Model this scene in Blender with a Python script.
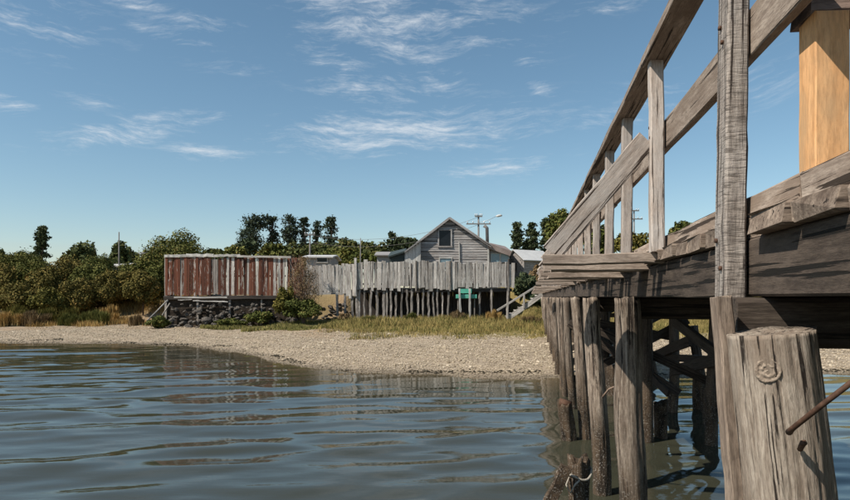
import bpy, math, random
import numpy as np
from mathutils import Vector, Matrix, noise as mn

for o in list(bpy.data.objects):
    bpy.data.objects.remove(o, do_unlink=True)
scene = bpy.context.scene
COL = scene.collection
R = math.radians

# ------------------------------------------------------------------ camera
H = 2.0            # eye height above the water
F = 640.0          # focal length in pixels of an 850 px wide picture
HV = 297.0         # horizon row
cam_d = bpy.data.cameras.new('camera')
cam_d.sensor_width = 36.0
cam_d.lens = F / 850.0 * 36.0
cam_d.shift_y = (HV - 250.0) / 850.0
cam_d.clip_start = 0.05
cam_d.clip_end = 3000
cam = bpy.data.objects.new('camera', cam_d)
COL.objects.link(cam)
cam.location = (0, 0, H)
cam.rotation_euler = (R(90), 0, 0)
scene.camera = cam
scene.render.resolution_x, scene.render.resolution_y = 1024, 602

# ------------------------------------------------------------------ sky + sun
SUN_EL = R(47)
SUN_AZ = R(242)     # clockwise from +Y: behind the left shoulder
sun_dir = Vector((math.cos(SUN_EL) * math.sin(SUN_AZ), math.cos(SUN_EL) * math.cos(SUN_AZ), math.sin(SUN_EL)))
world = bpy.data.worlds.new('World')
scene.world = world
world.use_nodes = True
wt = world.node_tree
wt.nodes.clear()


class NT:
    """tiny node helper"""
    def __init__(self, tree):
        self.t = tree

    def n(self, kind, **kw):
        nd = self.t.nodes.new(kind)
        for k, v in kw.items():
            if k.startswith('i_'):
                key = k[2:]
                nd.inputs[int(key) if key.isdigit() else key.replace('_', ' ')].default_value = v
            else:
                setattr(nd, k, v)
        return nd

    def l(self, a, b):
        self.t.links.new(a, b)

    def math(self, op, a, b=None, clamp=False, c=None):
        nd = self.t.nodes.new('ShaderNodeMath')
        nd.operation = op
        nd.use_clamp = clamp
        for i, v in enumerate((a, b, c)):
            if v is None:
                continue
            if isinstance(v, (int, float)):
                nd.inputs[i].default_value = v
            else:
                self.l(v, nd.inputs[i])
        return nd.outputs[0]

    def mix(self, fac, a, b, mode='MIX'):
        nd = self.t.nodes.new('ShaderNodeMix')
        nd.data_type = 'RGBA'
        nd.blend_type = mode
        for sock, v in ((nd.inputs[0], fac), (nd.inputs[6], a), (nd.inputs[7], b)):
            if isinstance(v, (int, float)):
                sock.default_value = v
            elif isinstance(v, tuple):
                sock.default_value = (*v, 1.0) if len(v) == 3 else v
            else:
                self.l(v, sock)
        return nd.outputs[2]

    def ramp(self, fac, stops, interp='LINEAR'):
        nd = self.t.nodes.new('ShaderNodeValToRGB')
        nd.color_ramp.interpolation = interp
        els = nd.color_ramp.elements
        while len(els) < len(stops):
            els.new(0.5)
        for e, (p, c) in zip(els, stops):
            e.position = p
            e.color = (c, c, c, 1) if isinstance(c, (int, float)) else (*c, 1)
        self.l(fac, nd.inputs[0])
        return nd.outputs[0]

    def noise(self, vec, scale=5, detail=4, rough=0.55, dist=0.0, dim='3D'):
        nd = self.t.nodes.new('ShaderNodeTexNoise')
        nd.noise_dimensions = dim
        nd.inputs['Scale'].default_value = scale
        nd.inputs['Detail'].default_value = detail
        nd.inputs['Roughness'].default_value = rough
        nd.inputs['Distortion'].default_value = dist
        if vec is not None:
            self.l(vec, nd.inputs['Vector'])
        return nd.outputs[0]

    def mapping(self, vec, scale=(1, 1, 1), loc=(0, 0, 0), rot=(0, 0, 0)):
        nd = self.t.nodes.new('ShaderNodeMapping')
        nd.inputs['Scale'].default_value = scale
        nd.inputs['Location'].default_value = loc
        nd.inputs['Rotation'].default_value = rot
        self.l(vec, nd.inputs[0])
        return nd.outputs[0]


w = NT(wt)
sky = w.n('ShaderNodeTexSky', sky_type='NISHITA', sun_disc=False, sun_elevation=SUN_EL,
          sun_rotation=SUN_AZ, altitude=0, air_density=1.0, dust_density=0.35, ozone_density=1.6)
hs = w.n('ShaderNodeHueSaturation', i_Hue=0.486, i_Saturation=1.05, i_Value=0.86)
w.l(sky.outputs[0], hs.inputs['Color'])
tc = w.n('ShaderNodeTexCoord')
sep = w.n('ShaderNodeSeparateXYZ')
w.l(tc.outputs['Generated'], sep.inputs[0])
az = w.math('ARCTAN2', sep.outputs[0], sep.outputs[1])
el = w.math('ARCSINE', sep.outputs[2])
comb = w.n('ShaderNodeCombineXYZ')
w.l(az, comb.inputs[0])
w.l(el, comb.inputs[1])
# long cirrus strands
warp = w.noise(w.mapping(comb.outputs[0], (5, 5, 1)), 1.0, 3, 0.5)
vadd = w.n('ShaderNodeVectorMath', operation='MULTIPLY_ADD')
cw = w.n('ShaderNodeCombineXYZ')
w.l(w.math('MULTIPLY', warp, 0.06), cw.inputs[0])
w.l(w.math('MULTIPLY', warp, 0.07), cw.inputs[1])
va = w.n('ShaderNodeVectorMath', operation='ADD')
w.l(comb.outputs[0], va.inputs[0])
w.l(cw.outputs[0], va.inputs[1])
strand = w.noise(w.mapping(va.outputs[0], (6.0, 46, 1), rot=(0, 0, R(4))), 1.0, 10, 0.68, 0.08)
strand2 = w.noise(w.mapping(va.outputs[0], (26, 120, 1), loc=(3, 7, 0), rot=(0, 0, R(-8))), 1.0, 9, 0.72, 0.15)
st = w.math('ADD', w.math('MULTIPLY', strand, 0.55), w.math('MULTIPLY', strand2, 0.45))


def blob(u, v, su, sv, amp, tilt=0.0):
    a0 = math.atan2(u - 425, F)
    e0 = math.atan2(HV - v, math.hypot(F, u - 425))
    dx = w.math('SUBTRACT', az, a0)
    dy = w.math('SUBTRACT', el, e0)
    dy = w.math('SUBTRACT', dy, w.math('MULTIPLY', dx, tilt))
    qx = w.math('POWER', w.math('ABSOLUTE', w.math('DIVIDE', dx, su / F)), 2.0)
    qy = w.math('POWER', w.math('ABSOLUTE', w.math('DIVIDE', dy, sv / F)), 2.0)
    return w.math('MULTIPLY', w.math('EXPONENT', w.math('MULTIPLY', w.math('ADD', qx, qy), -1.0)), amp)


cov = None
for b in ((140, 130, 75, 13, .95, .22), (205, 152, 45, 8, .8, -.05), (410, 132, 135, 22, 1.0, .06), (365, 15, 80, 34, .95, -.25),
          (450, 25, 90, 30, .7, 0), (375, 88, 70, 16, .75, .0), (500, 168, 60, 11, .85, .08), (440, 70, 40, 30, .6, 0),
          (200, 24, 60, 9, .55, 0), (170, 36, 40, 7, .7, -.1), (5, 102, 22, 8, .9, 0), (90, 100, 26, 9, .4, 0), (540, 88, 16, 10, .75, -.4),
          (530, 60, 20, 10, .5, 0), (600, 120, 60, 14, .4, .1), (40, 20, 70, 35, .45, 0), (660, 100, 60, 24, .5, .15), (330, 55, 50, 30, .55, -.6), (480, 120, 70, 14, .8, .12), (330, 130, 50, 10, .7, 0), (250, 70, 60, 10, .35, 0), (755, 85, 45, 26, .45, .1), (610, 5, 40, 8, .6, 0), (130, 2, 40, 6, .8, 0)):
    q = blob(*b)
    cov = q if cov is None else w.math('MAXIMUM', cov, q)
# the same thin cirrus goes on over the rest of the sky
broad = w.noise(w.mapping(comb.outputs[0], (1.6, 3.4, 1), loc=(9, 2, 0)), 1.0, 3, 0.5)
outside = w.ramp(w.math('ABSOLUTE', az), ((0.62, 0.0), (0.85, 1.0)))
outside = w.math('MAXIMUM', outside, w.ramp(el, ((0.46, 0.0), (0.6, 1.0))))
cov = w.math('MAXIMUM', cov, w.math('MULTIPLY', outside, w.ramp(broad, ((0.45, 0.0), (0.7, 0.8)))))
st = w.math('ADD', w.math('MULTIPLY', w.math('SUBTRACT', st, 0.5), 1.7), 0.47)
dens = w.math('ADD', st, w.math('MULTIPLY', cov, 0.27))
cl = w.ramp(dens, ((0.56, 0.0), (0.68, 0.14), (0.80, 0.42), (0.93, 0.78)))
cl = w.math('MULTIPLY', cl, w.math('MINIMUM', w.math('MULTIPLY', cov, 2.2), 1.0))
cloudcol = (5.9, 6.2, 6.5)
skycol = w.mix(cl, hs.outputs[0], cloudcol)
bg = w.n('ShaderNodeBackground', i_Strength=0.105)
w.l(skycol, bg.inputs[0])
wo = w.n('ShaderNodeOutputWorld')
w.l(bg.outputs[0], wo.inputs[0])

sd = bpy.data.lights.new('sun', 'SUN')
sd.energy = 4.8
sd.angle = R(0.5)
sd.color = (1.0, 0.93, 0.82)
so = bpy.data.objects.new('sun', sd)
COL.objects.link(so)
so.rotation_euler = sun_dir.to_track_quat('Z', 'Y').to_euler()
so.location = (-20, -20, 30)

scene.view_settings.view_transform = 'Standard'
scene.view_settings.look = 'None'
scene.view_settings.gamma = 1.0
scene.view_settings.exposure = 0.36
scene.view_settings.use_curve_mapping = False
scene.render.engine = 'CYCLES'
scene.cycles.max_bounces = 4
scene.cycles.diffuse_bounces = 2
scene.cycles.glossy_bounces = 3

# ------------------------------------------------------------------ helpers
def px(u, v, d):
    """photo direction (u,v) at depth d -> point of the place"""
    return Vector(((u - 425.0) / F * d, d, H - (v - HV) / F * d))


def mesh_np(name, verts, faces, smooth=False, mat=None):
    verts = np.asarray(verts, dtype=np.float32)
    faces = np.asarray(faces, dtype=np.int32)
    k = faces.shape[1]
    me = bpy.data.meshes.new(name)
    me.vertices.add(len(verts))
    me.vertices.foreach_set('co', verts.ravel())
    me.loops.add(faces.size)
    me.loops.foreach_set('vertex_index', faces.ravel())
    me.polygons.add(len(faces))
    me.polygons.foreach_set('loop_start', np.arange(0, faces.size, k, dtype=np.int32))
    me.polygons.foreach_set('use_smooth', np.full(len(faces), smooth))
    me.update(calc_edges=True)
    me.validate()
    if mat:
        me.materials.append(mat)
    return me


def mesh_py(name, verts, faces, mat=None, smooth=False):
    me = bpy.data.meshes.new(name)
    me.from_pydata([tuple(v) for v in verts], [], faces)
    if mat:
        me.materials.append(mat)
    if smooth:
        me.polygons.foreach_set('use_smooth', [True] * len(me.polygons))
    me.update()
    return me


def thing(name, label, cat, loc=(0, 0, 0), group=None):
    o = bpy.data.objects.new(name, None)
    COL.objects.link(o)
    o.location = loc
    o.empty_display_size = 0.2
    o['label'] = label
    o['category'] = cat
    if group:
        o['group'] = group
    return o


def tag(o, label, cat, group=None):
    o['label'] = label
    o['category'] = cat
    if group:
        o['group'] = group
    return o


def wloc(p):
    v = Vector((0, 0, 0))
    while p is not None:
        v += p.matrix_basis.translation
        if p.rotation_euler != Matrix().to_euler():
            pass
        p = p.parent
    return v


def wmat(p):
    m = Matrix()
    while p is not None:
        m = p.matrix_basis @ m
        p = p.parent
    return m


def link(name, me, parent=None, M=None):
    """M is the world matrix"""
    o = bpy.data.objects.new(name, me)
    COL.objects.link(o)
    if M is None:
        M = Matrix()
    if parent is not None:
        o.parent = parent
        o.matrix_basis = wmat(parent).inverted() @ M
    else:
        o.matrix_basis = M
    return o


def structure(o):
    o['kind'] = 'structure'
    return o


def frame(p0, p1, up=Vector((0, 0, 1))):
    p0, p1 = Vector(p0), Vector(p1)
    x = (p1 - p0).normalized()
    if abs(x.dot(up)) > 0.98:
        up = Vector((0, 1, 0))
    y = up.cross(x).normalized()
    z = x.cross(y)
    M = Matrix((x, y, z)).transposed().to_4x4()
    M.translation = (p0 + p1) / 2
    return M, (p1 - p0).length


def timber_mesh(L, wd, ht, mat, seg=1, jit=0.0, seed=0, bev=None, ends=0.0):
    """sawn piece along local X, width Y, height Z, eased edges, slightly irregular"""
    rnd = random.Random(seed)
    b = min(wd, ht) * 0.10 if bev is None else bev
    prof = [(-wd / 2 + b, -ht / 2), (wd / 2 - b, -ht / 2), (wd / 2, -ht / 2 + b), (wd / 2, ht / 2 - b),
            (wd / 2 - b, ht / 2), (-wd / 2 + b, ht / 2), (-wd / 2, ht / 2 - b), (-wd / 2, -ht / 2 + b)]
    vs, fs = [], []
    n = 8
    for i in range(seg + 1):
        x = -L / 2 + L * i / seg
        ox, oz = (rnd.gauss(0, jit), rnd.gauss(0, jit)) if 0 < i < seg else (0, 0)
        for (y, z) in prof:
            ex = rnd.uniform(-ends, ends) if i in (0, seg) else rnd.uniform(-.15, .15) * L / seg
            vs.append((x + ex, y + ox + rnd.gauss(0, jit * .5), z + oz + rnd.gauss(0, jit * .5)))
    for i in range(seg):
        for k in range(n):
            a, c = i * n + k, i * n + (k + 1) % n
            fs.append((a, a + n, c + n, c))
    fs.append(tuple(range(n)))
    fs.append(tuple(reversed(range(seg * n, seg * n + n))))
    me = mesh_py('timber', vs, fs, mat)
    return me


_seed = [1]


def timber(name, parent, p0, p1, wd, ht, mat, seg=3, jit=0.003, up=Vector((0, 0, 1)), ends=0.004, bev=None, roll=0.0):
    M, L = frame(p0, p1, up)
    if roll:
        M = M @ Matrix.Rotation(roll, 4, 'X')
    _seed[0] += 1
    return link(name, timber_mesh(L, wd, ht, mat, seg, jit, _seed[0], bev, ends), parent, M)


def box_mesh(sx, sy, sz, mat, bev=0.0):
    return timber_mesh(sx, sy, sz, mat, 1, 0, 0, bev if bev else min(sy, sz) * .04, 0)


def box(name, parent, c, s, mat, rz=0.0, M=None):
    if M is None:
        M = Matrix.Translation(c) @ Matrix.Rotation(rz, 4, 'Z')
    return link(name, box_mesh(*s, mat), parent, M)


def tube_mesh(pts, rad, mat, sides=8, cap=True):
    pts = [Vector(p) for p in pts]
    if not isinstance(rad, (list, tuple)):
        rad = [rad] * len(pts)
    vs, fs = [], []
    for i, p in enumerate(pts):
        t = (pts[min(i + 1, len(pts) - 1)] - pts[max(i - 1, 0)]).normalized()
        a = t.cross(Vector((0.31, 0.83, 0.45))).normalized()
        b = t.cross(a)
        for k in range(sides):
            th = 2 * math.pi * k / sides
            vs.append(p + (a * math.cos(th) + b * math.sin(th)) * rad[i])
    for i in range(len(pts) - 1):
        for k in range(sides):
            a0, b0 = i * sides + k, i * sides + (k + 1) % sides
            fs.append((a0, b0, b0 + sides, a0 + sides))
    if cap:
        fs.append(tuple(reversed(range(sides))))
        fs.append(tuple(range((len(pts) - 1) * sides, len(pts) * sides)))
    return mesh_py('tube', vs, fs, mat, True)


# ------------------------------------------------------------------ materials
def new_mat(name):
    m = bpy.data.materials.new(name)
    m.use_nodes = True
    t = m.node_tree
    t.nodes.clear()
    h = NT(t)
    out = h.n('ShaderNodeOutputMaterial')
    bs = h.n('ShaderNodeBsdfPrincipled')
    bs.inputs['Roughness'].default_value = 0.85
    bs.inputs['Specular IOR Level'].default_value = 0.25
    h.l(bs.outputs[0], out.inputs[0])
    return m, h, bs


def obj_vec(h, axis, along=1.0, across=14.0):
    """object coordinates, stretched along the grain, shifted for each object"""
    tcn = h.n('ShaderNodeTexCoord')
    oi = h.n('ShaderNodeObjectInfo')
    off = h.math('MULTIPLY', oi.outputs['Random'], 57.0)
    cx = h.n('ShaderNodeCombineXYZ')
    for i in range(3):
        h.l(off, cx.inputs[i])
    sc = {'X': (along, across, across), 'Z': (across, across, along), 'N': (along,) * 3}[axis]
    m = h.mapping(tcn.outputs['Object'], sc)
    ad = h.n('ShaderNodeVectorMath', operation='ADD')
    h.l(m, ad.inputs[0])
    h.l(cx.outputs[0], ad.inputs[1])
    return ad.outputs[0], oi.outputs['Random'], tcn


def wood(name, light, dark, crack, axis='X', grain=48.0, fine=210.0, bump=0.5, dist=0.004, stain=None, stain_amt=0.5,
         var=0.35, wet=False, saw=False, crack_w=(0.395, 0.44)):
    m, h, bs = new_mat(name)
    v1, rnd, tcn = obj_vec(h, axis, grain * .085, grain)
    v2, _, _ = obj_vec(h, axis, fine * .14, fine)
    v3, _, _ = obj_vec(h, axis, 3.2, 8.0)
    vc, _, _ = obj_vec(h, axis, grain * .024, grain * 1.25)
    n1 = h.noise(v1, 1.0, 6, 0.65, 0.25)
    n2 = h.noise(v2, 1.0, 5, 0.7)
    n3 = h.noise(v3, 1.0, 7, 0.66, 0.4)
    base = h.mix(h.ramp(n1, ((0.38, 0.0), (0.60, 1.0))), dark, light)
    base = h.mix(h.ramp(n2, ((0.32, 0.7), (0.58, 0.0))), base, tuple(c * 0.5 for c in dark))
    if stain:
        base = h.mix(h.math('MULTIPLY', h.ramp(n3, ((0.42, 0.0), (0.60, 1.0))), h.math('MULTIPLY', h.math('ADD', h.math('FRACT', h.math('MULTIPLY', rnd, 41.9)), 0.35), stain_amt)), base, stain)
    ck = h.ramp(h.math('ADD', h.noise(vc, 1.0, 5, 0.6, 0.15), h.math('MULTIPLY', h.math('SUBTRACT', h.math('FRACT', h.math('MULTIPLY', rnd, 17.3)), 0.35), 0.13)), ((crack_w[0], 1.0), (crack_w[0] + .014, 0.0)))
    base = h.mix(ck, base, crack)
    val = h.math('ADD', h.math('MULTIPLY', rnd, var), 1.0 - var * 0.5)
    hsv = h.n('ShaderNodeHueSaturation')
    h.l(base, hsv.inputs['Color'])
    h.l(val, hsv.inputs['Value'])
    col = hsv.outputs[0]
    if wet:
        geo = h.n('ShaderNodeNewGeometry')
        sp = h.n('ShaderNodeSeparateXYZ')
        h.l(geo.outputs['Position'], sp.inputs[0])
        zz = h.math('ADD', sp.outputs[2], h.math('MULTIPLY', h.math('SUBTRACT', n3, 0.5), 0.7))
        tide = h.ramp(zz, ((0.55, 1.0), (1.10, 0.0)))
        algae = h.mix(h.ramp(n3, ((.35, 0.), (.65, 1.))), (0.016, 0.011, 0.007), h.mix(n2, (0.05, 0.032, 0.02), (0.17, 0.115, 0.07)))
        col = h.mix(h.math('MULTIPLY', tide, 0.95), col, algae)
        v4, _, _ = obj_vec(h, 'N', 75)
        barn = h.ramp(h.noise(v4, 1.0, 2, 0.5), ((0.60, 0.0), (0.64, 1.0)))
        band = h.ramp(zz, ((0.15, 1.0), (1.1, 0.15)))
        col = h.mix(h.math('MULTIPLY', h.math('MULTIPLY', barn, band), 0.55), col, (0.42, 0.38, 0.33))
    h.l(col, bs.inputs['Base Color'])
    hgt = h.math('ADD', h.math('ADD', h.math('MULTIPLY', n1, 0.6), h.math('MULTIPLY', n2, 0.3)), h.math('MULTIPLY', n3, 0.5))
    hgt = h.math('SUBTRACT', hgt, h.math('MULTIPLY', ck, 0.8))
    if saw:
        v5, _, _ = obj_vec(h, axis, 120, 16.0)
        sw = h.noise(v5, 1.0, 4, 0.6, 0.6)
        hgt = h.math('ADD', hgt, h.math('MULTIPLY', sw, .9))
        col2 = h.mix(h.ramp(sw, ((0.34, 0.8), (0.47, 0.0))), col, tuple(c * 0.4 for c in dark))
        h.l(col2, bs.inputs['Base Color'])
    bp = h.n('ShaderNodeBump', i_Strength=bump, i_Distance=dist)
    h.l(hgt, bp.inputs['Height'])
    h.l(bp.outputs[0], bs.inputs['Normal'])
    return m


W_JET = wood('weathered_jetty_timber', (0.34, 0.265, 0.205), (0.16, 0.12, 0.092), (0.025, 0.018, 0.014), stain=(0.085, 0.058, 0.043), stain_amt=.75, dist=.006, bump=.7, crack_w=(.35, .4))
W_RAIL = wood('weathered_rail_timber', (0.46, 0.375, 0.305), (0.25, 0.19, 0.15), (0.04, 0.028, 0.02), stain=(0.19, 0.14, 0.105), stain_amt=.7, dist=.004, bump=.6)
W_POST = wood('rough_sawn_post_timber', (0.40, 0.345, 0.30), (0.20, 0.165, 0.14), (0.04, 0.03, 0.025), stain=(0.42, 0.39, 0.36), stain_amt=.4, saw=True, dist=.006, bump=.8)
W_BEAM = wood('shade_darkened_beam_timber', (0.080, 0.062, 0.048), (0.034, 0.025, 0.019), (0.014, 0.010, 0.008), stain=(0.05, 0.036, 0.027), stain_amt=.6, dist=.006, bump=.7)  # colour lowered to deepen the shade under the deck
W_STR = wood('shade_darkened_stringer_timber', (0.085, 0.064, 0.049), (0.038, 0.028, 0.022), (0.010, 0.008, 0.006), stain=(0.12, 0.092, 0.072), stain_amt=.5, dist=.006, bump=.8)  # shade on the deck side is put into this dark colour
W_POST2 = wood('pale_rail_post_timber', (0.50, 0.42, 0.36), (0.30, 0.24, 0.20), (0.05, 0.036, 0.028), stain=(0.46, 0.42, 0.385), stain_amt=.55, dist=.004, bump=.6)
W_NEW = wood('new_pine_timber', (0.72, 0.405, 0.19), (0.62, 0.32, 0.135), (0.36, 0.18, 0.07), grain=30, fine=160, stain=(0.44, 0.28, 0.15), stain_amt=.55, bump=.25, dist=.003, var=.05, crack_w=(0.22, 0.27))
W_PILE = wood('weathered_log', (0.54, 0.46, 0.375), (0.28, 0.22, 0.17), (0.035, 0.026, 0.02), axis='Z', grain=55, fine=200, stain=(0.20, 0.145, 0.105), stain_amt=.75, wet=True, bump=1.0, dist=.010, crack_w=(0.425, .46))
W_PILE2 = wood('dark_weathered_log', (0.42, 0.345, 0.275), (0.16, 0.12, 0.092), (0.025, 0.018, 0.014), axis='Z', grain=45, fine=170, stain=(0.12, 0.085, 0.06), stain_amt=.9, wet=True, bump=1.0, dist=.010, crack_w=(0.43, .46), var=.6)
W_STUB = wood('rotten_and_shaded_log', (0.13, 0.095, 0.07), (0.06, 0.043, 0.032), (0.012, 0.009, 0.007), axis='Z', grain=45, fine=160, wet=True, bump=1, dist=.01)  # rotten stubs; on inner piles the dark tone paints in under-deck shade
W_PLANKRED = wood('brown_plank_timber', (0.30, 0.215, 0.175), (0.17, 0.115, 0.09), (0.05, 0.03, 0.02), grain=20)
W_GREY = wood('silvered_fence_board', (0.60, 0.565, 0.52), (0.31, 0.28, 0.25), (0.06, 0.05, 0.045), grain=11, fine=40, stain=(0.30, 0.25, 0.21), stain_amt=.4, var=.5, bump=.4, dist=.01)
W_STILT = wood('grey_stilt_timber', (0.36, 0.325, 0.29), (0.18, 0.155, 0.135), (0.04, 0.033, 0.028), grain=11, fine=40, var=.6, bump=.4, dist=.01)
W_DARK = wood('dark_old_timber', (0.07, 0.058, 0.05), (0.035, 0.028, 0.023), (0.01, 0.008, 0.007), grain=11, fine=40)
W_WHITE = wood('whitewashed_board', (0.58, 0.56, 0.52), (0.40, 0.38, 0.35), (0.12, 0.10, 0.09), grain=9, fine=30, var=.2, bump=.3)
W_SIDING = wood('grey_clapboard', (0.42, 0.40, 0.385), (0.25, 0.235, 0.225), (0.05, 0.045, 0.042), grain=8, fine=30, stain=(0.24, 0.20, 0.175), stain_amt=.5, var=.4, bump=.3)


def red_board_mat():
    m, h, bs = new_mat('peeling_red_paint_board')
    v1, rnd, tcn = obj_vec(h, 'X', 2.6, 13)
    v2, _, _ = obj_vec(h, 'X', 2.0, 34)
    n1 = h.noise(v1, 1.0, 6, 0.65, 0.5)
    n2 = h.noise(v2, 1.0, 4, 0.6)
    red = h.mix(n2, (0.056, 0.024, 0.016), (0.25, 0.088, 0.050))
    grey = h.mix(h.ramp(n2, ((.3, 0.), (.7, 1.))), (0.26, 0.21, 0.18), (0.56, 0.51, 0.46))
    r2 = h.math('FRACT', h.math('MULTIPLY', rnd, 7.31))
    # boards differ in how much paint is left
    thr = h.ramp(r2, ((0.0, 0.27), (0.55, 0.40), (0.85, 0.50), (1.0, 0.75)))
    df = h.math('SUBTRACT', thr, n1)
    peel = h.ramp(h.math('ADD', h.math('MULTIPLY', df, 6.0), 0.5), ((0.2, 0.0), (0.8, 1.0)))
    col = h.mix(peel, red, grey)
    hsv = h.n('ShaderNodeHueSaturation')
    h.l(col, hsv.inputs['Color'])
    h.l(h.math('ADD', h.math('MULTIPLY', h.math('FRACT', h.math('MULTIPLY', rnd, 23.7)), 0.75), 0.36), hsv.inputs['Value'])
    h.l(hsv.outputs[0], bs.inputs['Base Color'])
    bp = h.n('ShaderNodeBump', i_Strength=.4, i_Distance=.01)
    h.l(n2, bp.inputs['Height'])
    h.l(bp.outputs[0], bs.inputs['Normal'])
    return m


W_RED = red_board_mat()


def plain(name, c1, c2, scale=6.0, rough=0.8, metal=0.0, bump=0.2, dist=0.01, spec=0.25):
    m, h, bs = new_mat(name)
    v, rnd, _ = obj_vec(h, 'N', scale)
    n = h.noise(v, 1.0, 6, 0.6)
    col = h.mix(h.ramp(n, ((.3, 0.), (.7, 1.))), c1, c2)
    hsv = h.n('ShaderNodeHueSaturation')
    h.l(col, hsv.inputs['Color'])
    h.l(h.math('ADD', h.math('MULTIPLY', rnd, 0.3), 0.85), hsv.inputs['Value'])
    h.l(hsv.outputs[0], bs.inputs['Base Color'])
    bs.inputs['Roughness'].default_value = rough
    bs.inputs['Metallic'].default_value = metal
    bs.inputs['Specular IOR Level'].default_value = spec
    bp = h.n('ShaderNodeBump', i_Strength=bump, i_Distance=dist)
    h.l(n, bp.inputs['Height'])
    h.l(bp.outputs[0], bs.inputs['Normal'])
    return m


M_STONE = plain('dark_rubble_stone', (0.035, 0.030, 0.026), (0.16, 0.14, 0.12), 3, .9, bump=.5, dist=.03)
M_PEB = None
M_RUST = plain('rusty_iron', (0.055, 0.03, 0.02), (0.13, 0.07, 0.045), 60, .75, .3, .5, .002)
M_ROPE = plain('pale_rope', (0.26, 0.23, 0.19), (0.42, 0.39, 0.34), 80, .9, bump=.6, dist=.003)
M_GLASS = plain('dark_window_glass', (0.008, 0.010, 0.013), (0.014, 0.017, 0.021), 2, .12, bump=0, spec=.2)
M_BLUEGLASS = plain('pale_blue_window_glass', (0.12, 0.19, 0.23), (0.18, 0.26, 0.30), 1.5, .12, bump=0, spec=.6)
M_ROOFW = plain('white_sheet_roof', (0.44, 0.435, 0.425), (0.54, 0.53, 0.515), 2, .5, bump=.1)
M_ROOFG = plain('grey_sheet_roof', (0.19, 0.18, 0.175), (0.28, 0.265, 0.255), 2, .6, bump=.1)
M_ROOFD = plain('dark_green_roof', (0.03, 0.04, 0.038), (0.05, 0.062, 0.058), 2, .6, bump=.1)
M_ROOFP = plain('faded_rusty_roof', (0.22, 0.165, 0.145), (0.32, 0.26, 0.235), 2, .7, bump=.1)
M_WALLW = plain('pale_render_wall', (0.50, 0.49, 0.47), (0.60, 0.59, 0.57), 2, .8)
M_WALLG = plain('grey_render_wall', (0.26, 0.26, 0.255), (0.34, 0.335, 0.33), 2, .8)
M_MINT = plain('mint_green_paint', (0.08, 0.33, 0.245), (0.12, 0.40, 0.30), 5, .5)
M_POLE = plain('grey_utility_pole', (0.12, 0.11, 0.105), (0.20, 0.19, 0.18), 3, .8)
M_CONC = plain('pale_concrete_pole', (0.42, 0.41, 0.39), (0.52, 0.51, 0.49), 3, .8)
M_STEEL = plain('galvanised_steel', (0.45, 0.46, 0.47), (0.55, 0.56, 0.57), 3, .45, .5)
M_BARK = plain('tree_bark', (0.06, 0.045, 0.035), (0.13, 0.10, 0.08), 6, .9, bump=.5, dist=.03)
M_BARKP = plain('pale_tree_bark', (0.16, 0.13, 0.11), (0.28, 0.24, 0.21), 4, .9, bump=.5, dist=.03)
M_TWIG = plain('dry_twig', (0.15, 0.10, 0.075), (0.26, 0.19, 0.145), 6, .9)


def leaf_mat(name, dark, light, accent, amt=0.25, cl=0.7):
    m, h, bs = new_mat(name)
    geo = h.n('ShaderNodeNewGeometry')
    tcn = h.n('ShaderNodeTexCoord')
    n = h.noise(tcn.outputs['Object'], cl, 3, 0.5)
    f = h.math('ADD', h.math('MULTIPLY', geo.outputs['Random Per Island'], 0.38), h.math('MULTIPLY', n, 0.68))
    col = h.mix(h.ramp(f, ((.2, 0.), (.8, 1.))), dark, light)
    acc = h.ramp(h.math('FRACT', h.math('MULTIPLY', geo.outputs['Random Per Island'], 13.7)), ((1 - amt - .02, 0.), (1 - amt, 1.)))
    acc = h.math('MULTIPLY', acc, h.ramp(h.noise(tcn.outputs['Object'], cl * .8, 2, 0.5), ((.4, .15), (.6, 1.))))
    col = h.mix(acc, col, accent)
    h.l(col, bs.inputs['Base Color'])
    bs.inputs['Roughness'].default_value = 0.65
    bs.inputs['Specular IOR Level'].default_value = 0.06
    return m


L_OLIVE = leaf_mat('olive_leaves', (0.040, 0.047, 0.013), (0.15, 0.152, 0.042), (0.20, 0.16, 0.05), .15)
L_HEDGE = leaf_mat('brownish_hedge_leaves', (0.046, 0.043, 0.012), (0.185, 0.150, 0.042), (0.26, 0.165, 0.05), .22)
L_GREEN = leaf_mat('green_leaves', (0.026, 0.036, 0.010), (0.115, 0.128, 0.034), (0.17, 0.145, 0.045), .2)
L_DARK = leaf_mat('dark_evergreen_leaves', (0.020, 0.031, 0.017), (0.080, 0.10, 0.050), (0.10, 0.105, 0.05), .25, .4)
L_MID = leaf_mat('mid_green_leaves', (0.028, 0.038, 0.014), (0.105, 0.118, 0.042), (0.14, 0.125, 0.045), .25, .5)
L_PINE = leaf_mat('blue_green_needles', (0.016, 0.026, 0.019), (0.062, 0.082, 0.054), (0.08, 0.092, 0.05), .25, .4)
L_YELLOW = leaf_mat('yellow_green_leaves', (0.05, 0.052, 0.012), (0.16, 0.14, 0.035), (0.22, 0.17, 0.05), .3)
L_BROWN = leaf_mat('dry_brown_leaves', (0.08, 0.054, 0.026), (0.24, 0.165, 0.085), (0.30, 0.215, 0.12), .35)
L_GRASS = leaf_mat('dry_grass_blades', (0.13, 0.105, 0.036), (0.44, 0.33, 0.13), (0.11, 0.12, 0.036), .5, .9)
L_GRASSG = leaf_mat('short_green_grass_blades', (0.09, 0.095, 0.03), (0.24, 0.22, 0.075), (0.32, 0.25, 0.10), .3, .5)

L_ORANGE = leaf_mat('orange_grass_blades', (0.19, 0.11, 0.035), (0.50, 0.32, 0.12), (0.36, 0.26, 0.10), .3, .5)

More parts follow.
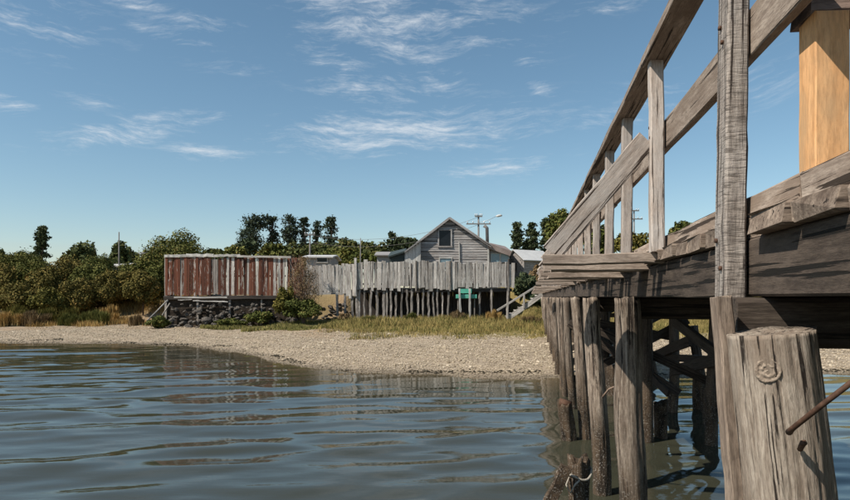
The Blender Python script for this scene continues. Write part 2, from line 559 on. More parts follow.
# ------------------------------------------------------------------ ground
SX = np.array([-400, -60, -30, -18.9, -10.8, -8.4, -6.1, -4.0, -2.9, -.64, 1.1, 3.2, 10.8, 30, 400.])
SY = np.array([60, 34, 29.5, 28.4, 26.7, 25.1, 22.5, 19.1, 17.5, 16.4, 15.8, 15.8, 16.2, 18, 40.])


def sm(a, b, x):
    t = np.clip((x - a) / (b - a), 0, 1)
    return t * t * (3 - 2 * t)


def shore_s(x, y):
    x = np.asarray(x, float)
    y = np.asarray(y, float)
    wob = 0.18 * np.sin(x * 1.9 + 1) + 0.10 * np.sin(x * 4.3) + .3 * np.sin(x * .55 + 2)
    return y - (np.interp(x, SX, SY) + wob)


def gz(x, y):
    x = np.asarray(x, float)
    y = np.asarray(y, float)
    s = shore_s(x, y)
    z = np.where(s < 0, np.maximum(0.09 * s, -1.7), 0.035 * np.minimum(s, 20) + .06 * (1 - np.exp(-np.maximum(s, 0) / .8)))
    start = np.interp(x, [-40, -15.5, -14.9, -7.2, -6.8, -4.3, -3.9, 5.0, 5.6, 9, 14], [39.5, 40, 36.9, 36.9, 37.5, 37.5, 41.5, 41.5, 35.2, 34.5, 33.5])
    wid = np.interp(x, [-40, -15.5, -14.9, 5.0, 5.6, 12], [7, 6, .6, .8, 4, 6])
    targ = np.interp(x, [-40, -16, -14, 4.5, 6], [2.6, 2.2, 1.95, 2.4, 3.0])
    k = sm(0, 1, (y - start) / wid)
    z = z * (1 - k) + targ * k
    z = z + np.maximum(y - 50, 0) * 0.012 * (y > 50)
    bump = 0.03 * np.sin(x * 2.1 + y * .7) * np.sin(y * 1.7 - x * .4) + .018 * np.sin(x * 5.3 + 1.7 * y) * np.sin(y * 4.7)
    return z + bump * np.clip(s * .6, 0, 1)


def gzf(x, y):
    return float(gz(np.array([x]), np.array([y]))[0])


def axis_coords(a, b, step, lo, hi):
    core = np.arange(a, b + 1e-6, step)
    left, right = [], []
    p, st = a, step
    while p > lo:
        st *= 1.35
        p -= st
        left.append(max(p, lo))
    p, st = b, step
    while p < hi:
        st *= 1.35
        p += st
        right.append(min(p, hi))
    return np.array(left[::-1] + list(core) + right)


def grid(xs, ys, zf):
    X, Y = np.meshgrid(xs, ys)
    Z = zf(X, Y)
    V = np.stack([X.ravel(), Y.ravel(), Z.ravel()], 1)
    nx, ny = len(xs), len(ys)
    idx = np.arange(nx * ny).reshape(ny, nx)
    Fq = np.stack([idx[:-1, :-1].ravel(), idx[:-1, 1:].ravel(), idx[1:, 1:].ravel(), idx[1:, :-1].ravel()], 1)
    return V, Fq, X, Y


def ground_mat():
    m, h, bs = new_mat('shore_ground')
    geo = h.n('ShaderNodeNewGeometry')
    pos = geo.outputs['Position']
    at = h.n('ShaderNodeAttribute', attribute_name='zone')
    sp = h.n('ShaderNodeSeparateColor')
    h.l(at.outputs['Color'], sp.inputs[0])
    vo = h.n('ShaderNodeTexVoronoi', i_Scale=11.0)
    h.l(pos, vo.inputs['Vector'])
    vc = h.n('ShaderNodeSeparateColor')
    h.l(vo.outputs['Color'], vc.inputs[0])
    peb = h.mix(vc.outputs[0], (0.17, 0.132, 0.092), (0.38, 0.31, 0.23))
    big = h.noise(pos, 0.5, 5, 0.6)
    peb = h.mix(h.ramp(big, ((.35, 0.), (.65, .55))), peb, (0.34, 0.265, 0.185))
    gr = h.mix(h.noise(pos, 1.1, 5, .6), (0.085, 0.075, 0.024), (0.27, 0.20, 0.075))
    dirt = h.mix(h.noise(pos, 1.4, 6, .65), (0.16, 0.11, 0.068), (0.37, 0.265, 0.165))
    col = h.mix(sp.outputs[1], peb, gr)
    col = h.mix(sp.outputs[2], col, dirt)
    wetc = h.mix(0.5, col, (0.075, 0.06, 0.04))
    col = h.mix(sp.outputs[0], col, wetc)
    h.l(col, bs.inputs['Base Color'])
    bs.inputs['Roughness'].default_value = .9
    bp = h.n('ShaderNodeBump', i_Strength=.6, i_Distance=.03)
    h.l(h.math('ADD', vo.outputs['Distance'], h.noise(pos, 6, 4, .6)), bp.inputs['Height'])
    h.l(bp.outputs[0], bs.inputs['Normal'])
    return m


V, Fq, GX, GY = grid(axis_coords(-36, 24, .3, -900, 900), axis_coords(12, 52, .3, -300, 1600), gz)
me = mesh_np('ground', V, Fq, True, ground_mat())
s_all = shore_s(V[:, 0], V[:, 1])
x_, y_ = V[:, 0], V[:, 1]
nz = np.array([mn.noise(Vector((a * .35, b * .35, 0))) for a, b in zip(x_, y_)])
nz2 = np.array([mn.noise(Vector((a * .9, b * .9, 7))) for a, b in zip(x_, y_)])


def grass_start(x):
    return np.interp(x, [-40, -25, -16, -14, -9, -6, -4, -2, 4, 20], [8.4, 8.6, 9.6, 9.2, 8.6, 10.2, 10.5, 9.8, 9.6, 9.4])


gmask = sm(-.7, .9, s_all - grass_start(x_) + nz * 2.2 + nz2 * 1.2)
dmask = sm(-.5, .8, nz + .25) * ((x_ < -13.5) & (y_ > 34)).astype(float)
dmask = np.maximum(dmask, (.45 + .5 * sm(-.2, .5, nz2)) * ((x_ > -15) & (x_ < -3.9) & (s_all > 7)))
wmask = 1 - sm(.15, .75, s_all + nz2 * .35)
col = np.stack([wmask, gmask, dmask, np.ones_like(gmask)], 1).astype(np.float32)
ca = me.color_attributes.new('zone', 'FLOAT_COLOR', 'POINT')
ca.data.foreach_set('color', col.ravel())
structure(link('ground', me))

# ------------------------------------------------------------------ water
rw = np.random.RandomState(11)
waves = []
for i in range(34):
    lam = 0.30 * (1.5 / 0.30) ** rw.rand()
    k = 2 * math.pi / lam
    th = R(-12) + rw.randn() * R(24)
    slope = 0.0075 * (0.6 + .8 * rw.rand())
    waves.append((k * math.sin(th), k * math.cos(th), slope / k, rw.rand() * 6.283))
swell = []
for lam, th, slope in ((2.2, -20, .052), (1.6, -8, .060), (1.2, -26, .050), (.9, 3, .034), (1.85, -14, .045), (.72, -16, .027)):
    k = 2 * math.pi / lam
    swell.append((k * math.sin(R(th)), k * math.cos(R(th)), slope / k, rw.rand() * 6.283))


def wz(x, y):
    z = np.zeros_like(x)
    for (kx, ky, a, ph) in waves:
        z += a * np.sin(kx * x + ky * y + ph)
    # peaked swell whose crests wander and fade along their length
    for i, (kx, ky, a, ph) in enumerate(swell):
        wander = .9 * np.sin(x * (.41 + .07 * i) + y * .23 + i) + .7 * np.sin(x * (.93 - .06 * i) - y * .31 + 2 * i) + .35 * np.sin(x * 2.1 + y * .8 + 3 * i)
        amp = .55 + .45 * np.sin(x * (.33 + .05 * i) - y * (.27 + .04 * i) + 1.7 * i)
        z += a * amp * 2.0 * (((np.sin(kx * x + ky * y + ph + wander) + 1) / 2) ** 2.7 - .37)
    s = shore_s(x, y)
    return z * (.08 + .92 * np.clip(-s / 8.0, 0, 1)) * (np.abs(x) < 60) * (np.abs(y - 10) < 60)


def water_mat():
    m, h, bs = new_mat('bay_water')
    geo = h.n('ShaderNodeNewGeometry')
    pos = geo.outputs['Position']
    n = h.noise(pos, .25, 4, .6)
    col = h.mix(n, (0.030, 0.033, 0.023), (0.050, 0.048, 0.031))
    at = h.n('ShaderNodeAttribute', attribute_name='shallow')
    col = h.mix(at.outputs['Fac'], col, (0.115, 0.088, 0.050))
    h.l(col, bs.inputs['Base Color'])
    bs.inputs['Roughness'].default_value = 0.04
    bs.inputs['IOR'].default_value = 1.333
    bs.inputs['Specular IOR Level'].default_value = 0.5
    r1 = h.noise(h.mapping(pos, (2.2, 7.0, 1), rot=(0, 0, R(-12))), 1.0, 4, .55, .3)
    r2 = h.noise(h.mapping(pos, (.35, .9, 1)), 1.0, 2, .5)
    hg = h.math('MULTIPLY', r1, h.ramp(r2, ((.38, .25), (.62, 1.))))
    r3 = h.noise(h.mapping(pos, (9, 24, 1), rot=(0, 0, R(8))), 1.0, 3, .5, .2)
    hg = h.math('ADD', hg, h.math('MULTIPLY', h.math('MULTIPLY', r3, .22), h.ramp(h.noise(h.mapping(pos, (.5, .8, 1), loc=(4, 1, 0)), 1.0, 3, .5), ((.45, 0.), (.6, 1.)))))
    ca = h.n('ShaderNodeAttribute', attribute_name='calm')
    hg = h.math('MULTIPLY', hg, h.math('SUBTRACT', 1.0, h.math('MULTIPLY', ca.outputs['Fac'], .8)))
    bp = h.n('ShaderNodeBump', i_Strength=.36, i_Distance=.012)
    h.l(hg, bp.inputs['Height'])
    h.l(bp.outputs[0], bs.inputs['Normal'])
    return m


V, Fq, _, _ = grid(axis_coords(-24, 13, .10, -900, 900), axis_coords(2.0, 29, .075, -700, 75), wz)
me = mesh_np('water', V, Fq, True, water_mat())
sh = np.clip(1 + shore_s(V[:, 0], V[:, 1]) / 2.6, 0, 1) ** 1.5
fa = me.attributes.new('shallow', 'FLOAT', 'POINT')
fa.data.foreach_set('value', sh.astype(np.float32))
fb = me.attributes.new('calm', 'FLOAT', 'POINT')
fb.data.foreach_set('value', np.clip(1 + shore_s(V[:, 0], V[:, 1]) / 10.0, 0, 1).astype(np.float32))
structure(link('water', me))

# ------------------------------------------------------------------ pebbles, grass (uncountable)
ICO_V = []
ph = (1 + 5 ** .5) / 2
for a in (-1, 1):
    for b in (-ph, ph):
        ICO_V += [(0, a, b), (a, b, 0), (b, 0, a)]
ICO_V = np.array(ICO_V) / math.sqrt(1 + ph * ph)
ICO_F = []
for i in range(12):
    for j in range(i + 1, 12):
        for k in range(j + 1, 12):
            d = [np.linalg.norm(ICO_V[a] - ICO_V[b]) for a, b in ((i, j), (j, k), (i, k))]
            if max(d) < 1.2:
                n_ = np.cross(ICO_V[j] - ICO_V[i], ICO_V[k] - ICO_V[i])
                ICO_F.append((i, j, k) if n_.dot(ICO_V[i]) > 0 else (i, k, j))
ICO_F = np.array(ICO_F)


def scatter_blobs(P, size, rs, flat=.6):
    N = len(P)
    S = size[:, None] * np.stack([rs.uniform(.7, 1.35, N), rs.uniform(.7, 1.2, N), rs.uniform(.4, .8, N) * flat / .6], 1)
    an = rs.rand(N) * 6.283
    base = ICO_V[None] * (1 + rs.uniform(-.22, .22, (N, 12, 1)))
    base = base * S[:, None, :]
    c, s = np.cos(an)[:, None], np.sin(an)[:, None]
    x = base[:, :, 0] * c - base[:, :, 1] * s
    y = base[:, :, 0] * s + base[:, :, 1] * c
    VV = np.stack([x, y, base[:, :, 2]], 2) + P[:, None, :]
    FF = ICO_F[None] + (np.arange(N) * 12)[:, None, None]
    return VV.reshape(-1, 3), FF.reshape(-1, 3)


def pebble_mat():
    m, h, bs = new_mat('beach_pebble')
    geo = h.n('ShaderNodeNewGeometry')
    r = geo.outputs['Random Per Island']
    col = h.ramp(r, ((0.0, (0.16, 0.122, 0.082)), (0.2, (0.30, 0.242, 0.17)), (0.7, (0.40, 0.328, 0.232)), (0.95, (0.52, 0.44, 0.335))))
    sp = h.n('ShaderNodeSeparateXYZ')
    h.l(geo.outputs['Position'], sp.inputs[0])
    wet = h.ramp(sp.outputs[2], ((0.02, 1.), (0.085, 0.)))
    col = h.mix(h.math('MULTIPLY', wet, .7), col, (0.07, 0.055, 0.04))
    h.l(col, bs.inputs['Base Color'])
    return m


rs = np.random.RandomState(5)
N = 130000
Px = rs.uniform(-22, 16, N)
Py = rs.uniform(15, 38, N)
S = shore_s(Px, Py)
dens = np.interp(Py, [15, 22, 38], [1, .8, .35])
keep = (S > -.25) & (S < grass_start(Px) + .6 + rs.rand(N) * 1.5) & (rs.rand(N) < dens) & ~((Py > 35.5) & (Px > -15) & (Px < 5.5))
Px, Py = Px[keep], Py[keep]
sz = 0.013 + 0.022 * rs.rand(len(Px)) ** 2.0 + (rs.rand(len(Px)) > .992) * .04
PV, PF = scatter_blobs(np.stack([Px, Py, gz(Px, Py) + .008], 1), sz, rs)
o = link('beach_pebbles', mesh_np('beach_pebbles', PV, PF, False, pebble_mat()))
o['kind'] = 'stuff'
tag(o, 'pale grey and tan pebbles covering the beach by the water', 'pebbles')


def blades(name, P, hgt, wid, rs, mat, lean=.35):
    N = len(P)
    an = rs.rand(N) * 6.283
    ax = np.stack([np.cos(an), np.sin(an), np.zeros(N)], 1)
    la = rs.rand(N) * 6.283
    ln = np.stack([np.cos(la), np.sin(la), np.zeros(N)], 1) * (lean * rs.rand(N) * hgt)[:, None]
    up = np.zeros((N, 3))
    up[:, 2] = hgt
    w_ = wid[:, None]
    VV = np.stack([P - ax * w_, P + ax * w_, P + ln * .35 + up * .6 + ax * w_ * .7, P + ln * .35 + up * .6 - ax * w_ * .7,
                   P + ln + up], 1)
    idx = (np.arange(N) * 5)[:, None]
    T = np.concatenate([idx + np.array([[0, 1, 2]]), idx + np.array([[0, 2, 3]]), idx + np.array([[3, 2, 4]])], 0)
    o = link(name, mesh_np(name, VV.reshape(-1, 3), T, False, mat))
    o['kind'] = 'stuff'
    return o


def fbm(x, y, f, seed):
    return np.array([mn.noise(Vector((a * f, b * f, seed))) for a, b in zip(x, y)])


rs = np.random.RandomState(8)
N = 120000
gx = rs.uniform(-5.2, 17, N)
gy = rs.uniform(24.5, 37, N)
g_s = shore_s(gx, gy) - grass_start(gx)
nn = fbm(gx, gy, .45, 3.)
n3 = fbm(gx, gy, 1.6, 5.)
under = (gy > 36.2) & (gx < 5.2)
keep = (g_s + nn * 4.2 + n3 * 3.4 > rs.normal(.5, .8, N)) & ~under
gx, gy, nn, n3 = gx[keep], gy[keep], nn[keep], n3[keep]
hg = (0.06 + .23 * rs.rand(len(gx)) ** 1.5) * (1 + .9 * nn + .6 * n3) * np.interp(gy, [25, 28, 31], [.5, .8, 1.15])
o = blades('dry_grass', np.stack([gx, gy, gz(gx, gy) - .02], 1), np.maximum(hg, .06), .006 + .008 * rs.rand(len(gx)), rs, L_GRASS, .6)
tag(o, 'tall golden dry grass on the bank below the stilt fence', 'grass')
N = 60000
gx = rs.uniform(-26, -4.0, N)
gy = rs.uniform(31, 37, N)
g_s = shore_s(gx, gy) - grass_start(gx)
nn = fbm(gx, gy, .6, 9.)
lawn = np.interp(gx, [-26, -16, -13, -11.8, -5], [.0, .0, .6, 2.6, 2.8])
keep = (g_s + nn * 1.8 + lawn > .9) & (gy < 36.0)
gx, gy, nn = gx[keep], gy[keep], nn[keep]
o = blades('short_grass', np.stack([gx, gy, gz(gx, gy) - .02], 1), (.07 + .13 * rs.rand(len(gx))) * (1 + nn), .012 + .01 * rs.rand(len(gx)), rs, L_GRASSG)
tag(o, 'short green grass at the foot of the red fence', 'grass')

N = 26000
gx = rs.uniform(-27, -14.7, N)
gy = rs.uniform(35.5, 43.5, N)
nn = fbm(gx, gy, .5, 21.)
keep = nn + rs.normal(0, .12, N) > np.interp(gy, [35.5, 37, 40], [.28, .05, -.15])
gx, gy, nn = gx[keep], gy[keep], nn[keep]
o = blades('slope_grass', np.stack([gx, gy, gz(gx, gy) - .02], 1), (.10 + .22 * rs.rand(len(gx))) * (1 + nn), .007 + .008 * rs.rand(len(gx)), rs, L_ORANGE, .6)
tag(o, 'orange dry grass on the sandy slope left of the red fence', 'grass')
N = 2600
gx = rs.uniform(-20, 12, N)
ss = .55 + .12 * rs.randn(N) + .25 * np.sin(gx * .7)
gy = np.interp(gx, SX, SY) + .18 * np.sin(gx * 1.9 + 1) + ss
keep = fbm(gx, gy, .8, 31.) > .02
PV, PF = scatter_blobs(np.stack([gx, gy, gz(gx, gy) + .012], 1)[keep], (.015 + .04 * rs.rand(N) ** 3)[keep], rs, .35)
o = link('tide_wrack', mesh_np('tide_wrack', PV, PF, False, plain('dark_seaweed', (0.02, 0.016, 0.008), (0.055, 0.042, 0.02), 9, .7)))
o['kind'] = 'stuff'
tag(o, 'thin broken line of dark seaweed scraps along the waterline', 'seaweed')

# ------------------------------------------------------------------ footbridge
B0, BS = 0.639, 0.164
bt = Vector((BS, 1.0, 0)).normalized()
bn = Vector((bt.y, -bt.x, 0))


def B(d, off=0.0, z=0.0):
    p = Vector((B0 + BS * d, d, z)) + bn * off
    return p


BEND = 34.6
bridge = thing('footbridge', 'weathered timber footbridge with handrail, standing on log piles over the water', 'footbridge', B(16, .9, 0))
WID = 1.9
rb = random.Random(4)


def log_mesh(L, r0, r1, mat, rings=18, sides=14, seed=0, rough=.05, crack=0.0, top_cut=0.0, knot=None, bend=.012):
    """log along +Z from 0 (bottom) to L (top)"""
    vs, fs = [], []
    for i in range(rings + 1):
        z = L * i / rings
        r = r0 + (r1 - r0) * i / rings
        bx_ = bend * mn.noise(Vector((z * 1.3, seed * 3.7, 3.3)))
        by_ = bend * mn.noise(Vector((z * 1.3, seed * 3.7, 9.3)))
        for k in range(sides):
            th = 2 * math.pi * k / sides
            c, s = math.cos(th), math.sin(th)
            f = 1 + rough * mn.noise(Vector((c * 1.6, s * 1.6, z * 1.5 + seed * 7.1)))
            f += rough * .5 * mn.noise(Vector((c * 5, s * 5, z * 1.2 + seed * 3)))
            if crack:
                q = mn.noise(Vector((c * 8.5 + seed, s * 8.5, z * 0.7))) + .06 * mn.noise(Vector((c * 4, s * 4, z * 9)))
                f -= crack * max(0, .055 - abs(q)) * 18 * max(0, min(1, .5 + 1.5 * mn.noise(Vector((c * 2, s * 2, z * .6 + 5)))))
                f += crack * .35 * mn.noise(Vector((c * 16, s * 16, z * 3)))
                f += crack * .22 * mn.noise(Vector((c * 30, s * 30, z * 14)))
            zz = z
            if i == rings and top_cut:
                zz += top_cut * (mn.noise(Vector((c * 1.3, s * 1.3, seed + 1))) * 1.4 + .25 * mn.noise(Vector((c * 6, s * 6, seed))))
            if knot and r > 0:
                kth, kz, kr = knot
                dth = math.atan2(math.sin(th - kth), math.cos(th - kth)) * r
                dd = math.hypot(dth * 1.12, zz - kz) / kr * (1 + .05 * math.sin(3 * math.atan2(zz - kz, dth) + .6))
                if dd < 2.2:
                    f += .075 * math.exp(-((dd - .9) / .26) ** 2) + .03 * math.exp(-(dd / .55) ** 2) - .03 * math.exp(-((dd - 1.5) / .2) ** 2)
                    f += .02 * mn.noise(Vector((dth * 80, zz * 80, 2))) * (dd < 1.2)
            vs.append((bx_ + r * f * c, by_ + r * f * s, zz))
    for i in range(rings):
        for k in range(sides):
            a, b = i * sides + k, i * sides + (k + 1) % sides
            fs.append((a, b, b + sides, a + sides))
    c0 = len(vs)
    base = rings * sides
    # top: inner ring + centre for an uneven cut
    for k in range(sides):
        v = vs[base + k]
        vs.append((v[0] * .55, v[1] * .55, v[2] - .004 - .02 * rough * 4 * abs(mn.noise(Vector((v[0] * 40, v[1] * 40, seed))))))
    for k in range(sides):
        a, b = base + k, base + (k + 1) % sides
        fs.append((a, b, c0 + (k + 1) % sides, c0 + k))
    fs.append(tuple(c0 + k for k in range(sides)))
    fs.append(tuple(reversed(range(sides))))
    return mesh_py('log', vs, fs, mat, True)


def log(name, parent, top, bottom, r0, r1, mat, **kw):
    top, bottom = Vector(top), Vector(bottom)
    z = (top - bottom).normalized()
    x = Vector((1, 0, 0))
    y = z.cross(x).normalized()
    x = y.cross(z)
    M = Matrix((x, y, z)).transposed().to_4x4()
    M.translation = bottom
    return link(name, log_mesh((top - bottom).length, r0, r1, mat, **kw), parent, M)


def ground_or_bed(x, y):
    return gzf(x, y) - .35


# near pile with its knot, iron rod
ptop = px(771, 331, 1.74)
pbot = ptop + Vector((.115, 0.0, -1.0)) * 2.6
pile = log('pile', bridge, ptop, pbot, 0.120, .108, W_PILE, rings=220, sides=150, seed=3, rough=.05, crack=.06, top_cut=.004,
           )
pile['label'] = 'thick pale log pile with a round knot, nearest the camera'
# the knot: a lumpy oval boss with rings, on the face of the pile
M_KNOT = plain('knot_wood', (0.11, 0.08, 0.06), (0.34, 0.275, 0.215), 60, .9, bump=1.0, dist=.006)
kc = px(768, 367, 1.74) - Vector((px(768, 367, 1.74).x, px(768, 367, 1.74).y, 0)).normalized() * .0965
kn = Vector((-.50, -.865, .05)).normalized()
kx = Vector((0, 0, 1)).cross(kn).normalized()
ky = kn.cross(kx)
kv, kf = [kc + kn * .006], []
NR, NS = 14, 36
for i in range(1, NR + 1):
    q = i / NR
    for k in range(NS):
        a_ = 2 * math.pi * k / NS
        rad = .036 * q * (1 + .10 * mn.noise(Vector((math.cos(a_) * 1.4, math.sin(a_) * 1.4, 4))) + .06 * mn.noise(Vector((math.cos(a_) * 3, math.sin(a_) * 3, 8))))
        hgt_ = .0045 + .0016 * math.cos(q * 17) * (q < .9) + .0045 * mn.noise(Vector((math.cos(a_) * q * 6, math.sin(a_) * q * 6, 1))) - .030 * max(0, q - .82) ** 1.2 * 5
        kv.append(kc + kx * (rad * math.cos(a_)) + ky * (rad * 1.12 * math.sin(a_)) + kn * hgt_)
for k in range(NS):
    kf.append((0, 1 + k, 1 + (k + 1) % NS))
for i in range(NR - 1):
    for k in range(NS):
        p0_, p1_ = 1 + i * NS + k, 1 + i * NS + (k + 1) % NS
        kf.append((p0_, p0_ + NS, p1_ + NS, p1_))
link('knot', mesh_py('knot', kv, kf, M_KNOT, True), pile)
rod = link('iron_rod', tube_mesh([px(789, 432, 1.59), px(793, 428, 1.55), px(822, 405, 1.48), px(870, 368, 1.40)], [.0085, .0065, .0065, .0065], M_RUST, 10), pile)
link('bolt', tube_mesh([px(800, 449, 1.62), px(803, 443, 1.575), px(806, 442, 1.57)], [.007, .008, .006], M_RUST, 8), pile)
timber('plank', bridge, px(720.5, 297, 1.825), px(741, 560, 1.825), .045, .05, W_JET, 10, .0015, up=Vector((0, 1, 0)))

bents = [1.74 + 2.42 * i for i in range(14)]
bents[1] = 4.25
for i, d in enumerate(bents):
    # cap beam
    cd = d + .2
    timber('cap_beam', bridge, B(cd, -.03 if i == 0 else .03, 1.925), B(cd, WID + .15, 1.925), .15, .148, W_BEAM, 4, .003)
    for side, off in ((0, 0.0), (1, WID - .05)):
        if i == 0 and side == 0:
            continue
        t = B(d, off, 1.992) if i else B(d + .2, off, 1.85)
        lean = .055 * rb.uniform(.6, 1.2) if side == 0 else -.02
        gb = ground_or_bed(t.x, t.y)
        bot = Vector((t.x + lean * (1.99 - gb) + rb.uniform(-.03, .03), t.y + rb.uniform(-.05, .05), gb))
        r = {1: .086, 2: .088, 3: .078}.get(i, rb.uniform(.066, .084)) * (1 if i < 9 else .85)
        near = i < 4
        log('pile', bridge, t, bot, r * 1.06, r * .96, W_PILE2 if side == 0 else W_STUB, rings=90 if near else 30, sides=60 if near else 18, seed=20 + i * 2 + side, rough=.13,
            crack=.11 if near else .06, top_cut=.015, bend=.03)
    if i >= 3:
        t = B(d + .05, .95, 1.99)
        log('pile', bridge, t, Vector((t.x + .03, t.y, ground_or_bed(t.x, t.y))), .10, .09, W_STUB, rings=18, sides=12, seed=90 + i, rough=.15)
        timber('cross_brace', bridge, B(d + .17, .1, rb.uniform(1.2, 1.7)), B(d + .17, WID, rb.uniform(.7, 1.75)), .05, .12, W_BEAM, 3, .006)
    # extra left pile doubling the bents further out
    if i in (5, 8):
        t = B(d - 1.0, -.02, 1.98)
        gb = ground_or_bed(t.x, t.y)
        log('pile', bridge, t, Vector((t.x + .10, t.y, gb)), .066, .058, W_PILE2, rings=24, sides=14, seed=60 + i, rough=.1, crack=.03)
    if i in (4, 6, 8):
        t = B(d, WID + .25, 1.5)
        gb = ground_or_bed(t.x, t.y)
        log('raking_pile', bridge, t, Vector((t.x + .35, t.y, gb)), .09, .08, W_STUB, rings=20, sides=12, seed=80 + i, rough=.1)
    # cross bracing
    if i in (4, 5, 6, 8, 10):
        gb = max(gzf(B(d).x, d), 0)
        timber('cross_brace', bridge, B(d - .13, .05, 1.55), B(d - .13, WID, gb + .35), .04, .14, W_BEAM, 3, .004)
        timber('cross_brace', bridge, B(d + .13, .05, gb + .45), B(d + .13, WID + .2, 1.6), .04, .14, W_BEAM, 3, .004)
for d in (7.6, 9.8):
    timber('waler', bridge, B(d, WID - .18, 1.35), B(d + 3.5, WID - .16, .75), .05, .16, W_BEAM, 3, .005)

for (d0, o0_, z0, d1, o1_, z1) in ((5.6, 1.75, .9, 7.9, 1.1, 1.7), (10.2, 1.5, .5, 12.2, .5, 1.6), (8.2, 1.9, 1.2, 12, 1.75, .9), (12.6, .4, 1.5, 14.4, 1.5, .5)):
    timber('cross_brace', bridge, B(d0, o0_, z0), B(d1, o1_, z1), .05, .12, W_BEAM, 3, .006)
for d_, o_, z_ in ((10.4, 2.15, .55), (11.9, 2.35, .75), (9.3, 1.2, .5), (13.2, 1.0, .6)):
    t = B(d_, o_, z_)
    log('pile_stub', bridge, t, Vector((t.x + .04, t.y, ground_or_bed(t.x, t.y))), .11, .095, W_STUB, rings=20, sides=14, seed=int(d_ * 9), rough=.25, top_cut=.08)
# stringers
seglen = 4.84
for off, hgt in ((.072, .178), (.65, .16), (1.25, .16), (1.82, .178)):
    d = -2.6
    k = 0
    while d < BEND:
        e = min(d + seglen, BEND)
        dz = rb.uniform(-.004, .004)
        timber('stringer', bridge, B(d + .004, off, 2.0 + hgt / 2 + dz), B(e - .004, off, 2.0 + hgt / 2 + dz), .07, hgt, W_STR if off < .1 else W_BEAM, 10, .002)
        d = e
        k += 1

posts = [2.02, 3.22, 4.24, 5.18, 6.15, 7.05]
while posts[-1] < BEND - 1.2:
    posts.append(posts[-1] + .96 + rb.uniform(-.06, .06))
posts.insert(0, -.9)
outr = [3.22, 4.24, 5.18, 6.15, 7.05] + [p for p in posts if p > 8 and int(p * 7) % 3 == 0]
# deck planks (every plank its own piece), outriggers are longer planks
d = -2.5
while d < BEND:
    wd = rb.uniform(.17, .30)
    near_o = [q for q in outr if d - .02 < q < d + wd + .02]
    c = d + wd / 2
    th = .058 + rb.uniform(-.006, .006)
    o0 = rb.uniform(-.035, .03)
    if abs(c - 2.02) < wd / 2 + .09:
        o0 = .036
    elif .9 < c < 2.4:
        o0 = rb.choice((-.012, .012, -.004, .022))
    timber('deck_plank', bridge, B(c, o0, 2.180 + th / 2 + .002), B(c, WID + rb.uniform(0, .06), 2.180 + th / 2 + .002), wd - .014, th, W_JET, 5, .002, ends=.012)
    d += wd
for q in outr:
    ln = .55
    timber('outrigger', bridge, B(q + .055, -ln + rb.uniform(-.015, .015), 2.196), B(q + .055, .045, 2.196), .10, .052, W_RAIL, 6, .002, ends=.01)
# extra stacked outrigger boards at the bend; the widest added to shade a pile
for q, dz, ww in ((3.80, -.012, .30), (4.7, -.03, .16), (5.65, -.01, .16)):
    timber('outrigger', bridge, B(q, -.52 + rb.uniform(-.03, .03), 2.19 + dz), B(q, .045, 2.19 + dz), ww, .045, W_RAIL, 6, .002, ends=.012)
# kerb timbers
d = -2.5
while d < BEND:
    e = min(d + (2.95 if d < 0 else 3.3), BEND)
    if d < 0 < e:
        e = 1.62
    timber('kerb', bridge, B(d + .006, .092, 2.282 + rb.uniform(-.003, .003)), B(e - .006, .092, 2.278), .10, .072, W_RAIL, 10, .003, ends=.008)
    d = e
# posts
for i, q in enumerate(posts):
    dx = rb.uniform(-.012, .012)
    if q == 2.02:
        timber('post', bridge, B(q, -.010, 1.86), B(q, .006, 3.178), 0.110, .064, W_POST, 22, .0007, up=bn, ends=.003)
    else:
        timber('post', bridge, B(q, 0, 2.225 if q > 2.1 else 2.02), B(q + dx, dx, 3.178), .075, .066, W_POST2, 8, .0015, up=bn)
for q in posts[1:7]:
    for zz_, oo in ((2.80, -.034), (2.855, -.034)):
        c_ = B(q + (.012 if zz_ > 2.83 else -.014), oo, zz_)
        link('bolt', tube_mesh([c_ + bn * .004, c_ - bn * .005], .007, M_RUST, 6), bridge)
for q in (2.0, 2.045):
    c_ = B(q, -.042, 2.09 + (q - 2) * 2)
    link('bolt', tube_mesh([c_ + bn * .006, c_ - bn * .004], .008, M_RUST, 6), bridge)
# braces from the outriggers
for q in outr:
    if q < 9:
        timber('brace', bridge, B(q + .055, -.52, 2.235), B(q + .02, -.045, 2.80), .034, .105, W_POST2, 8, .0015, up=bn, ends=.01)
# mid rail and handrail
d = -2.5
for e in (1.2, 5.2, 9.1, 13, 17, 21, 25, 29, 33.8):
    timber('mid_rail', bridge, B(d + .01, .056, 2.815), B(e, .056, 2.815 + rb.uniform(-.01, .01)), .034, .145, W_RAIL, 10, .002, ends=.01)
    d = e
d = -2.5
for e in (3.27, 7.1, 11, 15, 19, 23, 27, 31, 33.8):
    timber('handrail', bridge, B(d + .008, -.005, 3.201), B(e, -.005, 3.201), .125, .044, W_RAIL, 10, .002, ends=.008)
    d = e
# new timber post and cross board
npost = timber('post', bridge, B(1.73, .142, 2.19), B(1.73, .142, 2.742), .105, .082, W_NEW, 8, .0003, up=bn, bev=.003)
npost['label'] = 'new unweathered orange pine post'
timber('cross_rail', bridge, B(1.77, .10, 2.775), B(1.70, 1.9, 2.775), .14, .055, W_PLANKRED, 6, .002)

